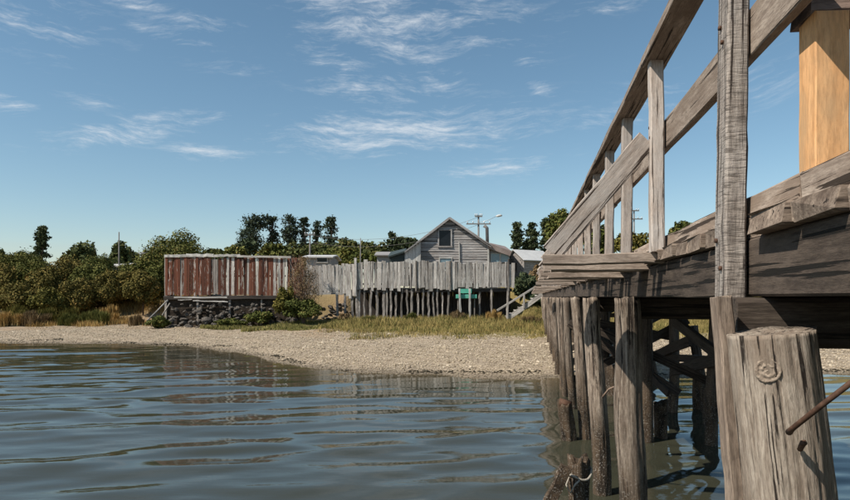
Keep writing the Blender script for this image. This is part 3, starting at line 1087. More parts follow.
# broken piles in the water
bp1 = thing('broken_pile', 'dark rotten pile stub with a pale rope loop round its top', 'pile', (1.36, 5.6, 0))
log('stump', bp1, px(578, 459, 5.6), px(583, 459, 5.6) + Vector((0, 0, -1.1)), .10, .09, W_STUB, rings=60, sides=40, seed=41, rough=.34, crack=.12, top_cut=.10)
timber('leaning_plank', bp1, px(566, 466, 5.45), px(536, 530, 5.4), .10, .05, W_STUB, 6, .006, up=Vector((0, 1, 0)))
pts = []
cst = px(579, 474, 5.6)
for k in range(25):
    a = 2 * math.pi * k / 24
    pts.append(cst + Vector((.104 * math.cos(a), .104 * math.sin(a), .035 * math.sin(a * 2 + .6) + .03 * math.cos(a))))
link('rope', tube_mesh(pts, .010, M_ROPE, 8), bp1)
pts = [cst + Vector((-.10, -.05, -.01)), cst + Vector((-.13, -.08, -.07)), cst + Vector((-.10, -.11, -.13)), cst + Vector((-.06, -.11, -.06)), cst + Vector((-.02, -.11, -.02))]
link('rope', tube_mesh(pts, .008, M_ROPE, 8), bp1)
bp2 = thing('broken_pile', 'split brown pile stub with rusty collar beside the bridge piles', 'pile', (2.0, 9.0, 0))
log('stump', bp2, px(565, 404, 8.9), px(575, 460, 8.9) + Vector((0, 0, -.5)), .085, .10, W_STUB, rings=40, sides=28, seed=44, rough=.34, crack=.12, top_cut=.12)
link('collar', tube_mesh([px(564, 407, 8.9), px(566, 400, 8.9)], .090, M_RUST, 14), bp2)
link('snapped_branch', tube_mesh([px(601, 399, 6.5), px(609, 389, 6.4), px(620, 384, 6.3)], [.012, .01, .006], M_TWIG, 6), bridge)

# ------------------------------------------------------------------ fences by the shore
def gap_boards(root, u0, u1, d0, d1, vt, vb, wpx, mat, name='board', jt=.03, jb=.05, lean=0.0, th=.03, seed=1, darkrail=True):
    rnd = random.Random(seed)
    u = u0
    n = 0
    while u < u1 - .8:
        wp = rnd.uniform(*wpx)
        f = (u + wp / 2 - u0) / (u1 - u0)
        d = d0 + (d1 - d0) * f
        t = vt(f)
        b = vb(f)
        pt = px(u + wp / 2, t, d) + Vector((rnd.gauss(0, .008) + lean, rnd.gauss(0, .022), rnd.gauss(0, jt)))
        pb = px(u + wp / 2, b, d) + Vector((rnd.gauss(0, .012), 0, rnd.gauss(0, jb)))
        m = mat(rnd, f) if callable(mat) else mat
        timber(name, root, pb, pt, wp / F * d * rnd.uniform(.86, .97), th, m, 4, .004, up=Vector((0, -1, 0)), ends=.02)
        u += wp
        n += 1
    return n


FD = 36.0
red = thing('red_fence', 'tall fence of peeling red vertical boards on a stone bank', 'fence', px(228, 303, FD))
gap_boards(red, 165.5, 290, FD, FD, lambda f: 257.5, lambda f: 295.5 - .5 * f, (1.7, 3.1), lambda r, f: W_GREY if r.random() < .03 + .12 * (f > .45) + .25 * (f > .82) else W_RED, seed=5, jt=.05, jb=.05)
for ua, ub, va, vb2, hh_ in ((164.5, 186, 256.2, 255.6, .15), (186.2, 214, 255.3, 255.7, .17), (214.2, 240, 256.0, 255.2, .13)):
    timber('top_rail', red, px(ua, va, FD - .05), px(ub, vb2, FD - .05), .05, hh_, W_WHITE, 8, .012, ends=.03)
timber('top_rail', red, px(237, 256.3, FD - .10), px(291, 257.2, FD - .10), .05, .11, W_GREY, 8, .006)
timber('base_beam', red, px(164, 297.8, FD + .02), px(300, 297.2, FD + .02), .14, .20, W_DARK, 8, .01)
timber('middle_rail', red, px(165, 276, FD + .06), px(291, 276, FD + .06), .05, .1, W_DARK, 2, .0)
for u in (166, 198, 230, 262, 290):
    timber('fence_post', red, px(u, 325, FD + .12), px(u, 256, FD + .12), .12, .12, W_STILT, 3, .004, up=Vector((0, -1, 0)))
timber('prop', red, px(147, 321, FD - .6), px(168, 300, FD - .1), .09, .07, W_GREY, 3, .01)
timber('prop', red, px(161, 318, FD - .4), px(170, 303, FD - .1), .07, .06, W_STILT, 3, .01)
timber('fallen_board', red, px(174, 297.6, FD - .16), px(227, 297.4, FD - .13), .05, .07, W_WHITE, 8, .01)
timber('fallen_board', red, px(193, 300.8, FD - .22), px(228, 301.8, FD - .2), .05, .06, W_WHITE, 8, .01)
timber('fallen_board', red, px(178, 300.0, FD - .2), px(192, 299.4, FD - .2), .04, .05, W_GREY, 5, .01)

bank = thing('rubble_bank', 'dark dry stone rubble bank under the red fence', 'stone bank', px(230, 328, FD - .1))
rnd = random.Random(17)
bk = box('backing', bank, px(233, 314, FD + .45), (7.6, .6, 1.75), plain('dark_soil', (0.016, 0.012, 0.009), (0.06, 0.045, 0.032), 4, .95, bump=1.0, dist=.08))
stone_meshes = []
for q in range(9):
    r_ = np.random.RandomState(q + 60)
    Vv, Ff = scatter_blobs(np.zeros((1, 3)), np.array([1.0]), r_)
    stone_meshes.append(mesh_np('stone', Vv, Ff, False, M_STONE))
for q in range(258):
    u = rnd.uniform(168, 299)
    v = 304 + 25 * rnd.random() ** .85
    sx_ = rnd.uniform(2.2, 6.2) * (1.2 if v > 318 else .9)
    sy_ = sx_ * rnd.uniform(.45, .8)
    p = px(u, v, FD - .02 - (v - 304) * .022 + rnd.uniform(-.10, .08))
    M = Matrix.Translation(p) @ Matrix.Rotation(rnd.gauss(0, .3), 4, 'Y') @ Matrix.Rotation(rnd.uniform(-.6, .6), 4, 'Z')
    link('stone', rnd.choice(stone_meshes), bank, M @ Matrix.Diagonal((sx_ / F * FD * .55, sx_ / F * FD * .5, sy_ / F * FD * .9, 1)))
for q in range(38):
    u, v = rnd.uniform(318, 356), rnd.uniform(299, 317)
    p = px(u, v, 37.9 - (v - 299) * .02)
    p.z = gzf(p.x, p.y) + rnd.uniform(-.02, .06)
    sx_ = rnd.uniform(.10, .24)
    link('stone', rnd.choice(stone_meshes), bank, Matrix.Translation(p) @ Matrix.Rotation(rnd.uniform(0, 6), 4, 'Z') @ Matrix.Diagonal((sx_, sx_ * .8, sx_ * .6, 1)))
print('stones', len(bank.children))

# short dark fence piece behind the shrub and the slanting pale section
mid = thing('slanted_fence', 'pale fence section of slightly slanting boards behind the brown shrub', 'fence', px(333, 318, FD))
gap_boards(mid, 291, 303, FD + .1, FD + .1, lambda f: 258, lambda f: 297, (2.4, 3.4), W_RED, seed=8)
gap_boards(mid, 303, 354, FD + .1, FD, lambda f: 266.5 - 2 * f, lambda f: 295 + 1.5 * math.sin(f * 9), (2.6, 3.9), W_GREY, seed=9, jt=.05, jb=.08, lean=-.07)
timber('rail', mid, px(291, 292, FD + .16), px(354, 291, FD + .16), .08, .12, W_DARK, 3)
timber('rail', mid, px(291, 272, FD + .16), px(354, 271, FD + .16), .08, .12, W_DARK, 3)
for u, vb_ in ((345, 320), (352, 322), (356.5, 321), (337, 316)):
    timber('stilt', mid, px(u + .5, vb_, FD + .1), px(u, 290, FD + .1), .13, .13, W_STILT, 5, .012, up=Vector((0, -1, 0)))
timber('tall_post', mid, px(355.5, 296, FD - .05), px(355.5, 258, FD - .05), .14, .12, W_GREY, 5, .01, up=Vector((0, -1, 0)))

plat = thing('stilt_fence', 'long grey board fence on a raised platform with thin stilts', 'fence', px(433, 320, FD))
gap_boards(plat, 356.5, 416, FD, FD, lambda f: 262.6 - .4 * f, lambda f: 290 - 1.0 * f, (2.9, 4.6), W_GREY, seed=21, jt=.045, jb=.07)
gap_boards(plat, 416.5, 450, FD - .03, FD - .03, lambda f: 262, lambda f: 288.8, (2.6, 4.4), W_GREY, seed=22, jt=.03, jb=.05)
gap_boards(plat, 450.5, 512, FD - .01, FD - .01, lambda f: 262.6 + .3 * f, lambda f: 288.8 - 1.5 * f, (2.6, 4.4), W_GREY, seed=23, jt=.045, jb=.05)
for v_ in (268, 284):
    timber('rail', plat, px(355, v_, FD + .07), px(512, v_, FD + .07), .07, .11, W_DARK, 4)
timber('edge_beam', plat, px(355, 291, FD + .15), px(512, 290, FD + .15), .12, .18, W_DARK, 8, .008)
dx0 = px(355, 0, FD).x
for k in range(30):
    xx = dx0 + .15 + k * .292
    timber('deck_board', plat, (xx, FD + .1, 2.50), (xx, FD + 5.9, 2.50), .285, .05, W_STILT, 1, 0)
rnd = random.Random(31)
for u, vb_, wmul, mt in ((360, 321, 1.1, 0), (364.5, 321, .9, 0), (371, 320, 1.2, 0), (377.5, 321, 1.3, 0), (384, 321, 1.3, 0), (386.5, 321, 1, 0), (391, 320, 1, 0), (396, 320.5, .9, 0), (402, 320, 1, 0), (406.5, 319, .9, 0),
                        (412, 319, 1, 0), (418, 319, .9, 0), (423.5, 319, .8, 0), (428.5, 319, 1.1, 0), (433, 318, .8, 0), (437.5, 318, .9, 0), (442, 318, .9, 0), (448.5, 318, 1, 0), (459.5, 318, 1.0, 1), (469.7, 318, 1.0, 1),
                        (480, 317, .9, 0), (491.5, 317, 1.1, 0), (507.5, 319, 1.2, 0)):
    du = rnd.uniform(-1, 1)
    dd = FD - .58 if mt else FD + .12 + rnd.uniform(-.03, .03)
    timber('stilt', plat, px(u + du, vb_ + 2, dd), px(u, 288.5, dd), .105 * wmul, .10 * wmul, W_WHITE if mt else W_STILT, 6, .014, up=Vector((0, -1, 0)))
for u, vt_ in ((416.2, 260.8), (450.2, 261), (508.5, 259)):
    timber('fence_post', plat, px(u, 291, FD - .06), px(u, vt_, FD - .06), .10, .05, W_STILT, 5, .006, up=Vector((0, -1, 0)))
for u in (372, 395, 420, 446, 472, 498):
    timber('stilt', plat, px(u, 321, FD + 2.2), px(u, 290, FD + 2.2), .13, .13, W_DARK, 3, .01, up=Vector((0, -1, 0)))

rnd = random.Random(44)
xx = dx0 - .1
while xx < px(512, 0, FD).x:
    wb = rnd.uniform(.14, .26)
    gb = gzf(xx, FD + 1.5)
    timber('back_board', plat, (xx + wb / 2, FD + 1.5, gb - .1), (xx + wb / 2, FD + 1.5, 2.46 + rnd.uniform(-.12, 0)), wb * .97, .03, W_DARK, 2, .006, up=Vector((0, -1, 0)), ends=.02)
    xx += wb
# mint green bench
bench = thing('garden_bench', 'mint green bench below the stilt fence behind two pale posts', 'bench', px(466, 318, FD - .3))
bd = FD - .30
timber('backrest', bench, px(460.5, 291, bd + .2), px(471.5, 291, bd + .2), .04, .24, M_MINT, 1, 0)
timber('seat', bench, px(456, 296.5, bd), px(476.5, 296.5, bd), .38, .22, M_MINT, 1, 0)
for u in (458, 474.5):
    timber('leg', bench, px(u, 318, bd + .08), px(u, 298.4, bd + .08), .06, .06, W_STILT, 1, 0, up=Vector((0, -1, 0)))
for u in (463, 469):
    timber('back_support', bench, px(u, 295, bd + .235), px(u, 289.5, bd + .235), .05, .03, W_STILT, 1, 0, up=Vector((0, -1, 0)))

# stairs up to the bridge
st_ = thing('wooden_stairs', 'grey wooden steps with a handrail climbing to the far end of the bridge', 'stairs', px(512, 318, 34.2))
for d_ in (33.6, 34.5):
    timber('stringer', st_, px(507, 319, d_), px(546, 292, d_), .06, .24, W_GREY, 4, .006)
timber('handrail', st_, px(497, 310.5, 33.5), px(536, 286.5, 33.5), .06, .10, W_GREY, 4, .006)
for u, a_, b_ in ((507.5, 319, 302), (524, 308, 293)):
    timber('rail_post', st_, px(u, a_, 33.52), px(u, b_, 33.52), .09, .09, W_GREY, 3, .004, up=Vector((0, -1, 0)))
for k in range(9):
    f = (k + .5) / 9
    p = px(507 + 39 * f, 319 - 27 * f, 33.65)
    timber('tread', st_, p + Vector((0, 0, .06)), p + Vector((0, .82, .06)), .24, .045, W_GREY, 2, .003)

# ------------------------------------------------------------------ buildings
def prism(name, parent, poly, depth, mat, M=None):
    """polygon in the XZ plane (world x,z), extruded along +Y by depth, first face at y0"""
    (y0, pts) = poly
    n = len(pts)
    vs = [(x, y0, z) for x, z in pts] + [(x, y0 + depth, z) for x, z in pts]
    fs = [tuple(range(n)), tuple(reversed(range(n, 2 * n)))]
    for k in range(n):
        a, b = k, (k + 1) % n
        fs.append((a, a + n, b + n, b))
    return link(name, mesh_py(name, vs, fs, mat), parent, M)


def slab(name, parent, a, b, c, d, th, mat):
    """thin solid with top corners a b c d"""
    a, b, c, d = map(Vector, (a, b, c, d))
    n = (b - a).cross(d - a).normalized() * th
    vs = [a, b, c, d, a - n, b - n, c - n, d - n]
    fs = [(0, 1, 2, 3), (7, 6, 5, 4), (0, 4, 5, 1), (1, 5, 6, 2), (2, 6, 7, 3), (3, 7, 4, 0)]
    return link(name, mesh_py(name, vs, fs, mat), parent)


def window(parent, u0, v0, u1, v1, d, glass, fr=.10, mat=None):
    a, b = px(u0, v1, d), px(u1, v0, d)
    mat = mat or W_WHITE
    wn = link('window', mesh_py('window', [(a.x, d, a.z), (b.x, d, a.z), (b.x, d, b.z), (a.x, d, b.z), (a.x, d + .03, a.z), (b.x, d + .03, a.z), (b.x, d + .03, b.z), (a.x, d + .03, b.z)],
              [(0, 1, 2, 3), (7, 6, 5, 4), (0, 4, 5, 1), (1, 5, 6, 2), (2, 6, 7, 3), (3, 7, 4, 0)], glass), parent)
    for (p, q) in (((a.x - fr / 2, a.z), (a.x - fr / 2, b.z)), ((b.x + fr / 2, a.z), (b.x + fr / 2, b.z)), ((a.x - fr, b.z + fr / 2), (b.x + fr, b.z + fr / 2)), ((a.x - fr * 1.3, a.z - fr / 2), (b.x + fr * 1.3, a.z - fr / 2))):
        timber('frame', wn, (p[0], d - .01, p[1]), (q[0], d - .01, q[1]), .07 if p[0] == q[0] else .07, fr, mat, 1, 0, up=Vector((1, 0, 0)) if p[0] == q[0] else Vector((0, 0, 1)), ends=0)
    return wn


HD = 44.0
house = thing('clapboard_house', 'grey weathered clapboard house with a steep gable and dark upper window', 'house', px(455, 280, HD + 3))
xl, xr = px(420.5, 0, HD).x, px(489, 0, HD).x
xa = px(449.5, 0, HD).x
za, zel, zer = px(0, 218.5, HD).z, px(0, 240, HD).z, px(0, 244, HD).z
ztop = lambda x: za + (zel - za) * (xa - x) / (xa - xl) if x < xa else za + (zer - za) * (x - xa) / (xr - xa)
prism('wall', house, (HD + .05, [(xl, 2.2), (xr, 2.2), (xr, zer - .06), (xa, za - .06), (xl, zel - .06)]), 7.0, W_DARK)
z = 2.9
bw = .17
while z < za - .1:
    zz = z + bw
    x0 = xl if zz < zel else xa - (xa - xl) * (za - zz) / (za - zel)
    x1 = xr if zz < zer else xa + (xr - xa) * (za - zz) / (za - zer)
    if x1 - x0 > .2:
        timber('siding_board', house, (x0, HD + .02, z + bw / 2), (x1, HD + .02, z + bw / 2), .028, bw * 1.02, W_SIDING, 4, .004, roll=R(-7), ends=0)
    z += bw
ov = .25
rfL = slab('roof', house, (xl - ov, HD - .22, zel - .16), (xa, HD - .22, za + .07), (xa, HD + 7.3, za + .07), (xl - ov, HD + 7.3, zel - .16), .10, M_ROOFG)
rfR = slab('roof', house, (xa + .004, HD - .22, za + .068), (xr + ov * .6, HD - .22, zer - .10), (xr + ov * .6, HD + 7.3, zer - .10), (xa + .004, HD + 7.3, za + .068), .10, M_ROOFG)
timber('barge_board', house, (xl - ov, HD - .25, zel - .24), (xa, HD - .25, za), .03, .16, W_SIDING, 1, 0)
timber('barge_board', house, (xa, HD - .252, za), (xr + ov * .6, HD - .252, zer - .18), .03, .16, W_SIDING, 1, 0)
timber('corner_board', house, (xr - .05, HD - .015, 2.6), (xr - .05, HD - .015, zer - .1), .12, .04, W_WHITE, 2, .004, up=Vector((0, -1, 0)))
window(house, 439.2, 230.6, 450.8, 246, HD - .03, M_GLASS, .09, W_SIDING)
window(house, 440, 258.5, 451, 270, HD - .03, M_BLUEGLASS, .08)
timber('drain_pipe', house, px(459.5, 264, HD - .06), px(459, 242, HD - .06), .07, .07, W_WHITE, 3, .003, up=Vector((0, -1, 0)))
link('stove_pipe', tube_mesh([px(487.5, 246, HD + 1.5), px(487, 228, HD + 1.5), px(484, 225.5, HD + 1.5)], [.12, .12, .14], M_POLE, 10), house)
# lean-to on the right
ax0, ax1 = xr + .02, px(509.5, 0, HD).x
an = thing('lean_to', 'low lean-to with a faded roof and pale blue window beside the house', 'lean-to', ((ax0 + ax1) / 2, HD + 1.5, 2.4))
prism('wall', an, (HD + .3, [(ax0, 2.4), (ax1, 2.4), (ax1, px(0, 251, HD).z), (ax0, px(0, 244.5, HD).z)]), 3.0, W_SIDING)
slab('roof', an, (ax0, HD - .1, px(0, 243.4, HD).z), (ax1 + .15, HD - .1, px(0, 251.3, HD).z), (ax1 + .15, HD + 3.6, px(0, 246.5, HD).z + .3), (ax0, HD + 3.6, px(0, 240, HD).z + .2), .35, M_ROOFP)
window(an, 491, 253.6, 499.4, 262, HD + .26, M_BLUEGLASS, .05)
window(an, 500.8, 253.6, 508.6, 262, HD + .26, M_BLUEGLASS, .05)

# white roofed shed right of the house
SM = Matrix.Translation(px(524, 275, 45.0)) @ Matrix.Rotation(R(32), 4, 'Z')
shed = thing('small_shed', 'small grey shed with a white metal roof beside the house', 'shed', px(524, 297, 45.0))


def local_prism(name, parent, pts, y0, y1, mat, M):
    n = len(pts)
    vs = [(x, y0, z) for x, z in pts] + [(x, y1, z) for x, z in pts]
    fs = [tuple(range(n)), tuple(reversed(range(n, 2 * n)))]
    for k in range(n):
        a, b = k, (k + 1) % n
        fs.append((a, a + n, b + n, b))
    return link(name, mesh_py(name, vs, fs, mat), parent, M)


# local x runs along the long side (to the right), local y along the gable width
def shed_part(name, vs, fs, mat, parent=None):
    return link(name, mesh_py(name, vs, fs, mat), parent or shed, SM)


Ls, Ws, hw_, hr = 2.5, 2.0, 1.1, 1.78
vs = [(0, 0, -1.2), (Ls, 0, -1.2), (Ls, Ws, -1.2), (0, Ws, -1.2), (0, 0, hw_), (Ls, 0, hw_), (Ls, Ws, hw_), (0, Ws, hw_), (0, Ws / 2, hr), (Ls, Ws / 2, hr)]
shed_part('wall', vs, [(0, 1, 5, 4), (1, 2, 6, 9, 5), (2, 3, 7, 6), (3, 0, 4, 8, 7), (0, 3, 2, 1)], W_SIDING)
e_ = .18
for sgn in (0, 1):
    yo = -e_ if sgn == 0 else Ws + e_
    zo = hw_ - e_ * (hr - hw_) / (Ws / 2) + .03
    vs = [(-e_, yo, zo), (Ls + e_, yo, zo), (Ls + e_, Ws / 2, hr + .03), (-e_, Ws / 2, hr + .03)]
    vs += [(a, b, c + .05) for a, b, c in vs]
    shed_part('roof', vs, [(0, 1, 2, 3), (7, 6, 5, 4), (0, 4, 5, 1), (1, 5, 6, 2), (2, 6, 7, 3), (3, 7, 4, 0)], M_ROOFW)
vs = [(-.03, .8, .3), (-.03, 1.25, .3), (-.03, 1.25, .9), (-.03, .8, .9), (.01, .8, .3), (.01, 1.25, .3), (.01, 1.25, .9), (.01, .8, .9)]
shed_part('window', vs, [(3, 2, 1, 0), (4, 5, 6, 7), (0, 1, 5, 4), (1, 2, 6, 5), (2, 3, 7, 6), (3, 0, 4, 7)], W_DARK)

# pale plank gable and dark roof left of the house
lb = thing('dark_roof_shed', 'low shed with dark green roof and whitewashed plank end left of the house', 'shed', px(404, 280, 42.5))
D_ = 42.5
P = lambda u, v: (px(u, v, D_).x, px(u, v, D_).z)
prism('wall', lb, (D_ + .1, [P(389, 285), P(419, 285), P(419, 243), P(405, 252.5), P(389, 256)]), 3.0, M_ROOFD)
u = 404.5
rnd = random.Random(77)
while u < 419.4:
    wp = rnd.uniform(2.2, 3.2)
    t = 252.5 - (u + wp / 2 - 404.5) * .70
    timber('board', lb, px(u + wp / 2, 275, D_), px(u + wp / 2 + .4, t, D_), wp / F * D_ * .95, .03, W_WHITE, 2, .004, up=Vector((0, -1, 0)))
    u += wp
slab('roof', lb, (*P(388, 257)[:1], D_ - .2, P(388, 256.5)[1]), (P(405, 0)[0], D_ - .2, P(405, 251)[1]), (P(405, 0)[0], D_ + 3.2, P(405, 249)[1] + .3), (P(388, 0)[0], D_ + 3.2, P(388, 253)[1] + .3), .1, M_ROOFD)
slab('roof', lb, (P(404.4, 0)[0], D_ - .25, P(405, 251.6)[1]), (P(420.4, 0)[0], D_ - .25, P(420, 240)[1]), (P(420.4, 0)[0], D_ + 3.2, P(420, 240)[1]), (P(404.4, 0)[0], D_ + 3.2, P(405, 251.6)[1]), .08, M_ROOFG)


def hut(name, label, u0, u1, v_eave, v_ridge, d, wall, roof, depth=4.0, cat='building', z0=1.5):
    a, b = px(u0, v_eave, d), px(u1, v_eave, d)
    zr = px(0, v_ridge, d).z
    t = thing(name, label, cat, ((a.x + b.x) / 2, d + depth / 2, z0))
    prism('wall', t, (d, [(a.x, z0), (b.x, z0), (b.x, a.z), (a.x, a.z)]), depth, wall)
    slab('roof', t, (a.x - .2, d - .3, a.z - .04), (b.x + .2, d - .3, a.z - .04), (b.x + .2, d + depth / 2, zr), (a.x - .2, d + depth / 2, zr), .10, roof)
    slab('roof', t, (a.x - .2, d + depth / 2 + .003, zr - .002), (b.x + .2, d + depth / 2 + .003, zr - .002), (b.x + .2, d + depth + .3, a.z - .04), (a.x - .2, d + depth + .3, a.z - .04), .10, roof)
    return t


hut('flat_building', 'grey low building behind the stilt fence, left of the dark roofed shed', 377, 391, 254.5, 250, 52, M_WALLG, M_ROOFG)
h2 = hut('white_building', 'low building with a thin white roof behind the slanting fence', 306, 331, 256, 253.2, 47, M_WALLG, M_ROOFW)
window(h2, 317, 257.5, 327, 262, 46.9, M_GLASS, .06)
hut('hillside_house', 'small pale roofed house among the bushes on the left hill', 112, 128, 265, 261, 58, M_WALLW, M_ROOFW)
hut('hillside_house', 'tiny white gable corner above the big round bush on the left', 141, 148, 252.5, 249.5, 66, M_WALLW, M_ROOFW)

# ------------------------------------------------------------------ utility poles
def pole(label, u, vt, d, r=.11, arms=(), mat=M_POLE, name='utility_pole', cat='pole', base=None):
    t = px(u, vt, d)
    z0 = gzf(t.x, t.y) - .2
    p = thing(name, label, cat, (t.x, t.y, z0))
    link('shaft', tube_mesh([(t.x, t.y, z0), (t.x, t.y, t.z)], [r * 1.25, r * .8], mat, 10), p)
    for (dz, half) in arms:
        timber('crossarm', p, (t.x - half, t.y - .12, t.z - dz), (t.x + half, t.y - .12, t.z - dz), .09, .11, mat, 1, 0)
        for s in (-.9, -.45, .45, .9):
            link('insulator', tube_mesh([(t.x + s * half, t.y - .12, t.z - dz + .05), (t.x + s * half, t.y - .12, t.z - dz + .25)], [.04, .05], M_STEEL, 6), p)
    return p, t


p_, t_ = pole('utility pole with crossarm and lamp arm behind the house roof', 478.5, 215, 60, .10, ((.15, .35), (.85, 1.15)))
lp = px(499, 216, 60)
link('lamp_arm', tube_mesh([(t_.x, t_.y, t_.z - .75), (t_.x + 1.0, t_.y, t_.z - .45), (lp.x - .2, t_.y, lp.z)], .022, M_STEEL, 6), p_)
link('lamp_head', tube_mesh([(lp.x - .3, t_.y, lp.z - .03), (lp.x - .1, t_.y, lp.z), (lp.x + .15, t_.y, lp.z + .05), (lp.x + .3, t_.y, lp.z + .03)], [.05, .12, .12, .05], M_CONC, 8), p_)
pa, ta = pole('thin grey utility pole right of the tall trees', 310, 233, 62, .09, ((.2, .5),))
pb_, tb = pole('thin grey pole standing behind the slanting fence corner', 360.5, 238, 55, .045, (), M_POLE)
pole('thin grey pole rising above the left hillside bushes', 119, 232, 58, .06, (), M_POLE)
pole('utility pole with crossarms seen between the bridge rail posts', 634, 210, 70, .09, ((.1, .5), (1.0, .9)))
for (a, b, dz, lb_) in ((ta, t_, .2, 'thin power line running behind the fences, upper wire'), (ta, t_, .9, 'thin power line running behind the fences, lower wire')):
    pts = []
    for k in range(17):
        f = k / 16
        q = a.lerp(b, f)
        pts.append((q.x, q.y, q.z - dz - 1.1 * 4 * f * (1 - f)))
    tag(link('power_line', tube_mesh(pts, .014, M_POLE, 5)), lb_, 'cable')

# ------------------------------------------------------------------ vegetation
def leaf_cloud(centres, radii, n, size, rs, gauss=False, shell=.55, up=.25, aspect=.6):
    centres = np.asarray(centres)
    radii = np.asarray(radii)
    if radii.ndim == 1:
        radii = np.repeat(radii[:, None], 3, 1)
    wgt = radii.prod(1) ** .67
    idx = rs.choice(len(centres), n, p=wgt / wgt.sum())
    dr = rs.randn(n, 3)
    dr /= np.linalg.norm(dr, axis=1)[:, None]
    rr = shell + (1 - shell) * rs.rand(n) ** .6
    rr = rr * (1 + .12 * rs.randn(n))
    P = centres[idx] + dr * radii[idx] * rr[:, None]
    if gauss:
        P = centres[idx] + rs.randn(n, 3) * radii[idx] * .6
    nrm = dr + rs.randn(n, 3) * .7
    nrm[:, 2] += up
    nrm /= np.linalg.norm(nrm, axis=1)[:, None]
    a = np.cross(nrm, rs.randn(n, 3))
    a /= np.linalg.norm(a, axis=1)[:, None]
    b = np.cross(nrm, a)
    s = size * (.6 + .8 * rs.rand(n))[:, None]
    VV = np.stack([P - a * s, P - b * s * aspect, P + a * s, P + b * s * aspect], 1)
    FF = np.arange(n * 4).reshape(n, 4)
    return VV.reshape(-1, 3), FF


def round_clumps(c, r, k, rs, frac=(.28, .45), lower=-.5):
    """lumpy crown: sub clumps over an ellipsoid"""
    cs, rr = [], []
    c, r = np.array(c), np.array(r)
    while len(cs) < k:
        d = rs.randn(3)
        d /= np.linalg.norm(d)
        if d[2] < lower:
            continue
        f = rs.uniform(*frac)
        cs.append(c + d * r * (1 - f * .8) * rs.uniform(.75, 1.08))
        q = f * r * rs.uniform(.8, 1.2)
        rr.append((q[0], q[1], q[2]))
    cs.append(c)
    rr.append(tuple(r * .6))
    return cs, rr


def add_tree(name, label, cat, base, trunk_pts, trunk_r, cs, rr, n, size, mat, seed, bark=M_BARK, group=None, crown='crown', limbs=6, **kw):
    rs = np.random.RandomState(seed)
    t = thing(name, label, cat, base, group)
    VV, FF = leaf_cloud(cs, rr, n, size, rs, **kw)
    VV = VV - np.array(base)
    me = mesh_np('crown', VV, FF, False, mat)
    link(crown, me, t, Matrix.Translation(base))
    if trunk_pts:
        tr = link('trunk', tube_mesh(trunk_pts, trunk_r, bark, 8), t)
        top = Vector(trunk_pts[-1])
        low = Vector(trunk_pts[0])
        order = sorted(range(len(cs)), key=lambda i: -sum(rr[i]))[:limbs]
        for i in order:
            c = Vector(cs[i])
            f = min(max((c.z - low.z) / max(top.z - low.z, .1) - .35, .25), .95)
            # a limb from the trunk to the clump
            seg = f * (len(trunk_pts) - 1)
            k = min(int(seg), len(trunk_pts) - 2)
            st0 = Vector(trunk_pts[k]).lerp(Vector(trunk_pts[k + 1]), seg - k)
            mid_ = st0.lerp(c, .55) + Vector((0, 0, -.06 * (c - st0).length))
            r_ = trunk_r[0] if isinstance(trunk_r, (list, tuple)) else trunk_r
            link('limb', tube_mesh([st0, mid_, c], [r_ * .45, r_ * .3, r_ * .12], bark, 6), t)
    return t


def bush(label, u, vt, vb, hw, d, mat, seed, n=3500, size=.10, name='shrub', cat='shrub', k=14, group=None, dep=1.0, crown='foliage', **kw):
    top, bot = px(u, vt, d), px(u, vb, d)
    rx = hw / F * d
    g = gzf(top.x, d)
    zb = min(bot.z, g + .3)
    rz = (top.z - zb) / 2
    c = (top.x, d, (top.z + zb) / 2)
    rs = np.random.RandomState(seed)
    cs, rr = round_clumps(c, (rx, rx * dep, rz), int(k * 1.4), rs, frac=(.2, .42), lower=-.6)
    if d > 39:
        n, size = int(n * 2.3), size * .62
    base = (top.x, d, min(g, zb))
    tp = [(top.x, d, min(g, zb) - .15), (top.x + .03 * rx, d, zb + rz * .7), (top.x - .04 * rx, d, zb + rz * 1.4)]
    return add_tree(name, label, cat, base, tp, [max(rx * .05, .02), max(rx * .04, .015), .01], cs, rr, n, size, mat, seed, group=group, crown=crown, limbs=5, **kw)


def round_tree(label, u, vt, hw, d, mat, seed, hfrac=1.15, n=3500, size=.2, k=16, name='tree', group=None, **kw):
    top = px(u, vt, d)
    rx = hw / F * d
    rz = rx * hfrac
    g = gzf(top.x, d)
    c = (top.x, d, top.z - rz)
    rs = np.random.RandomState(seed)
    cs, rr = round_clumps(c, (rx, rx * .9, rz), k, rs, lower=-.75)
    base = (top.x, d, g)
    tp = [(top.x, d, g - .2), (top.x + rs.uniform(-.1, .1) * rx, d, (g + c[2]) / 2), (top.x, d, c[2] + rz * .5)]
    return add_tree(name, label, 'tree', base, tp, [rx * .09, rx * .07, rx * .03], cs, rr, n, size, mat, seed, group=group, **kw)


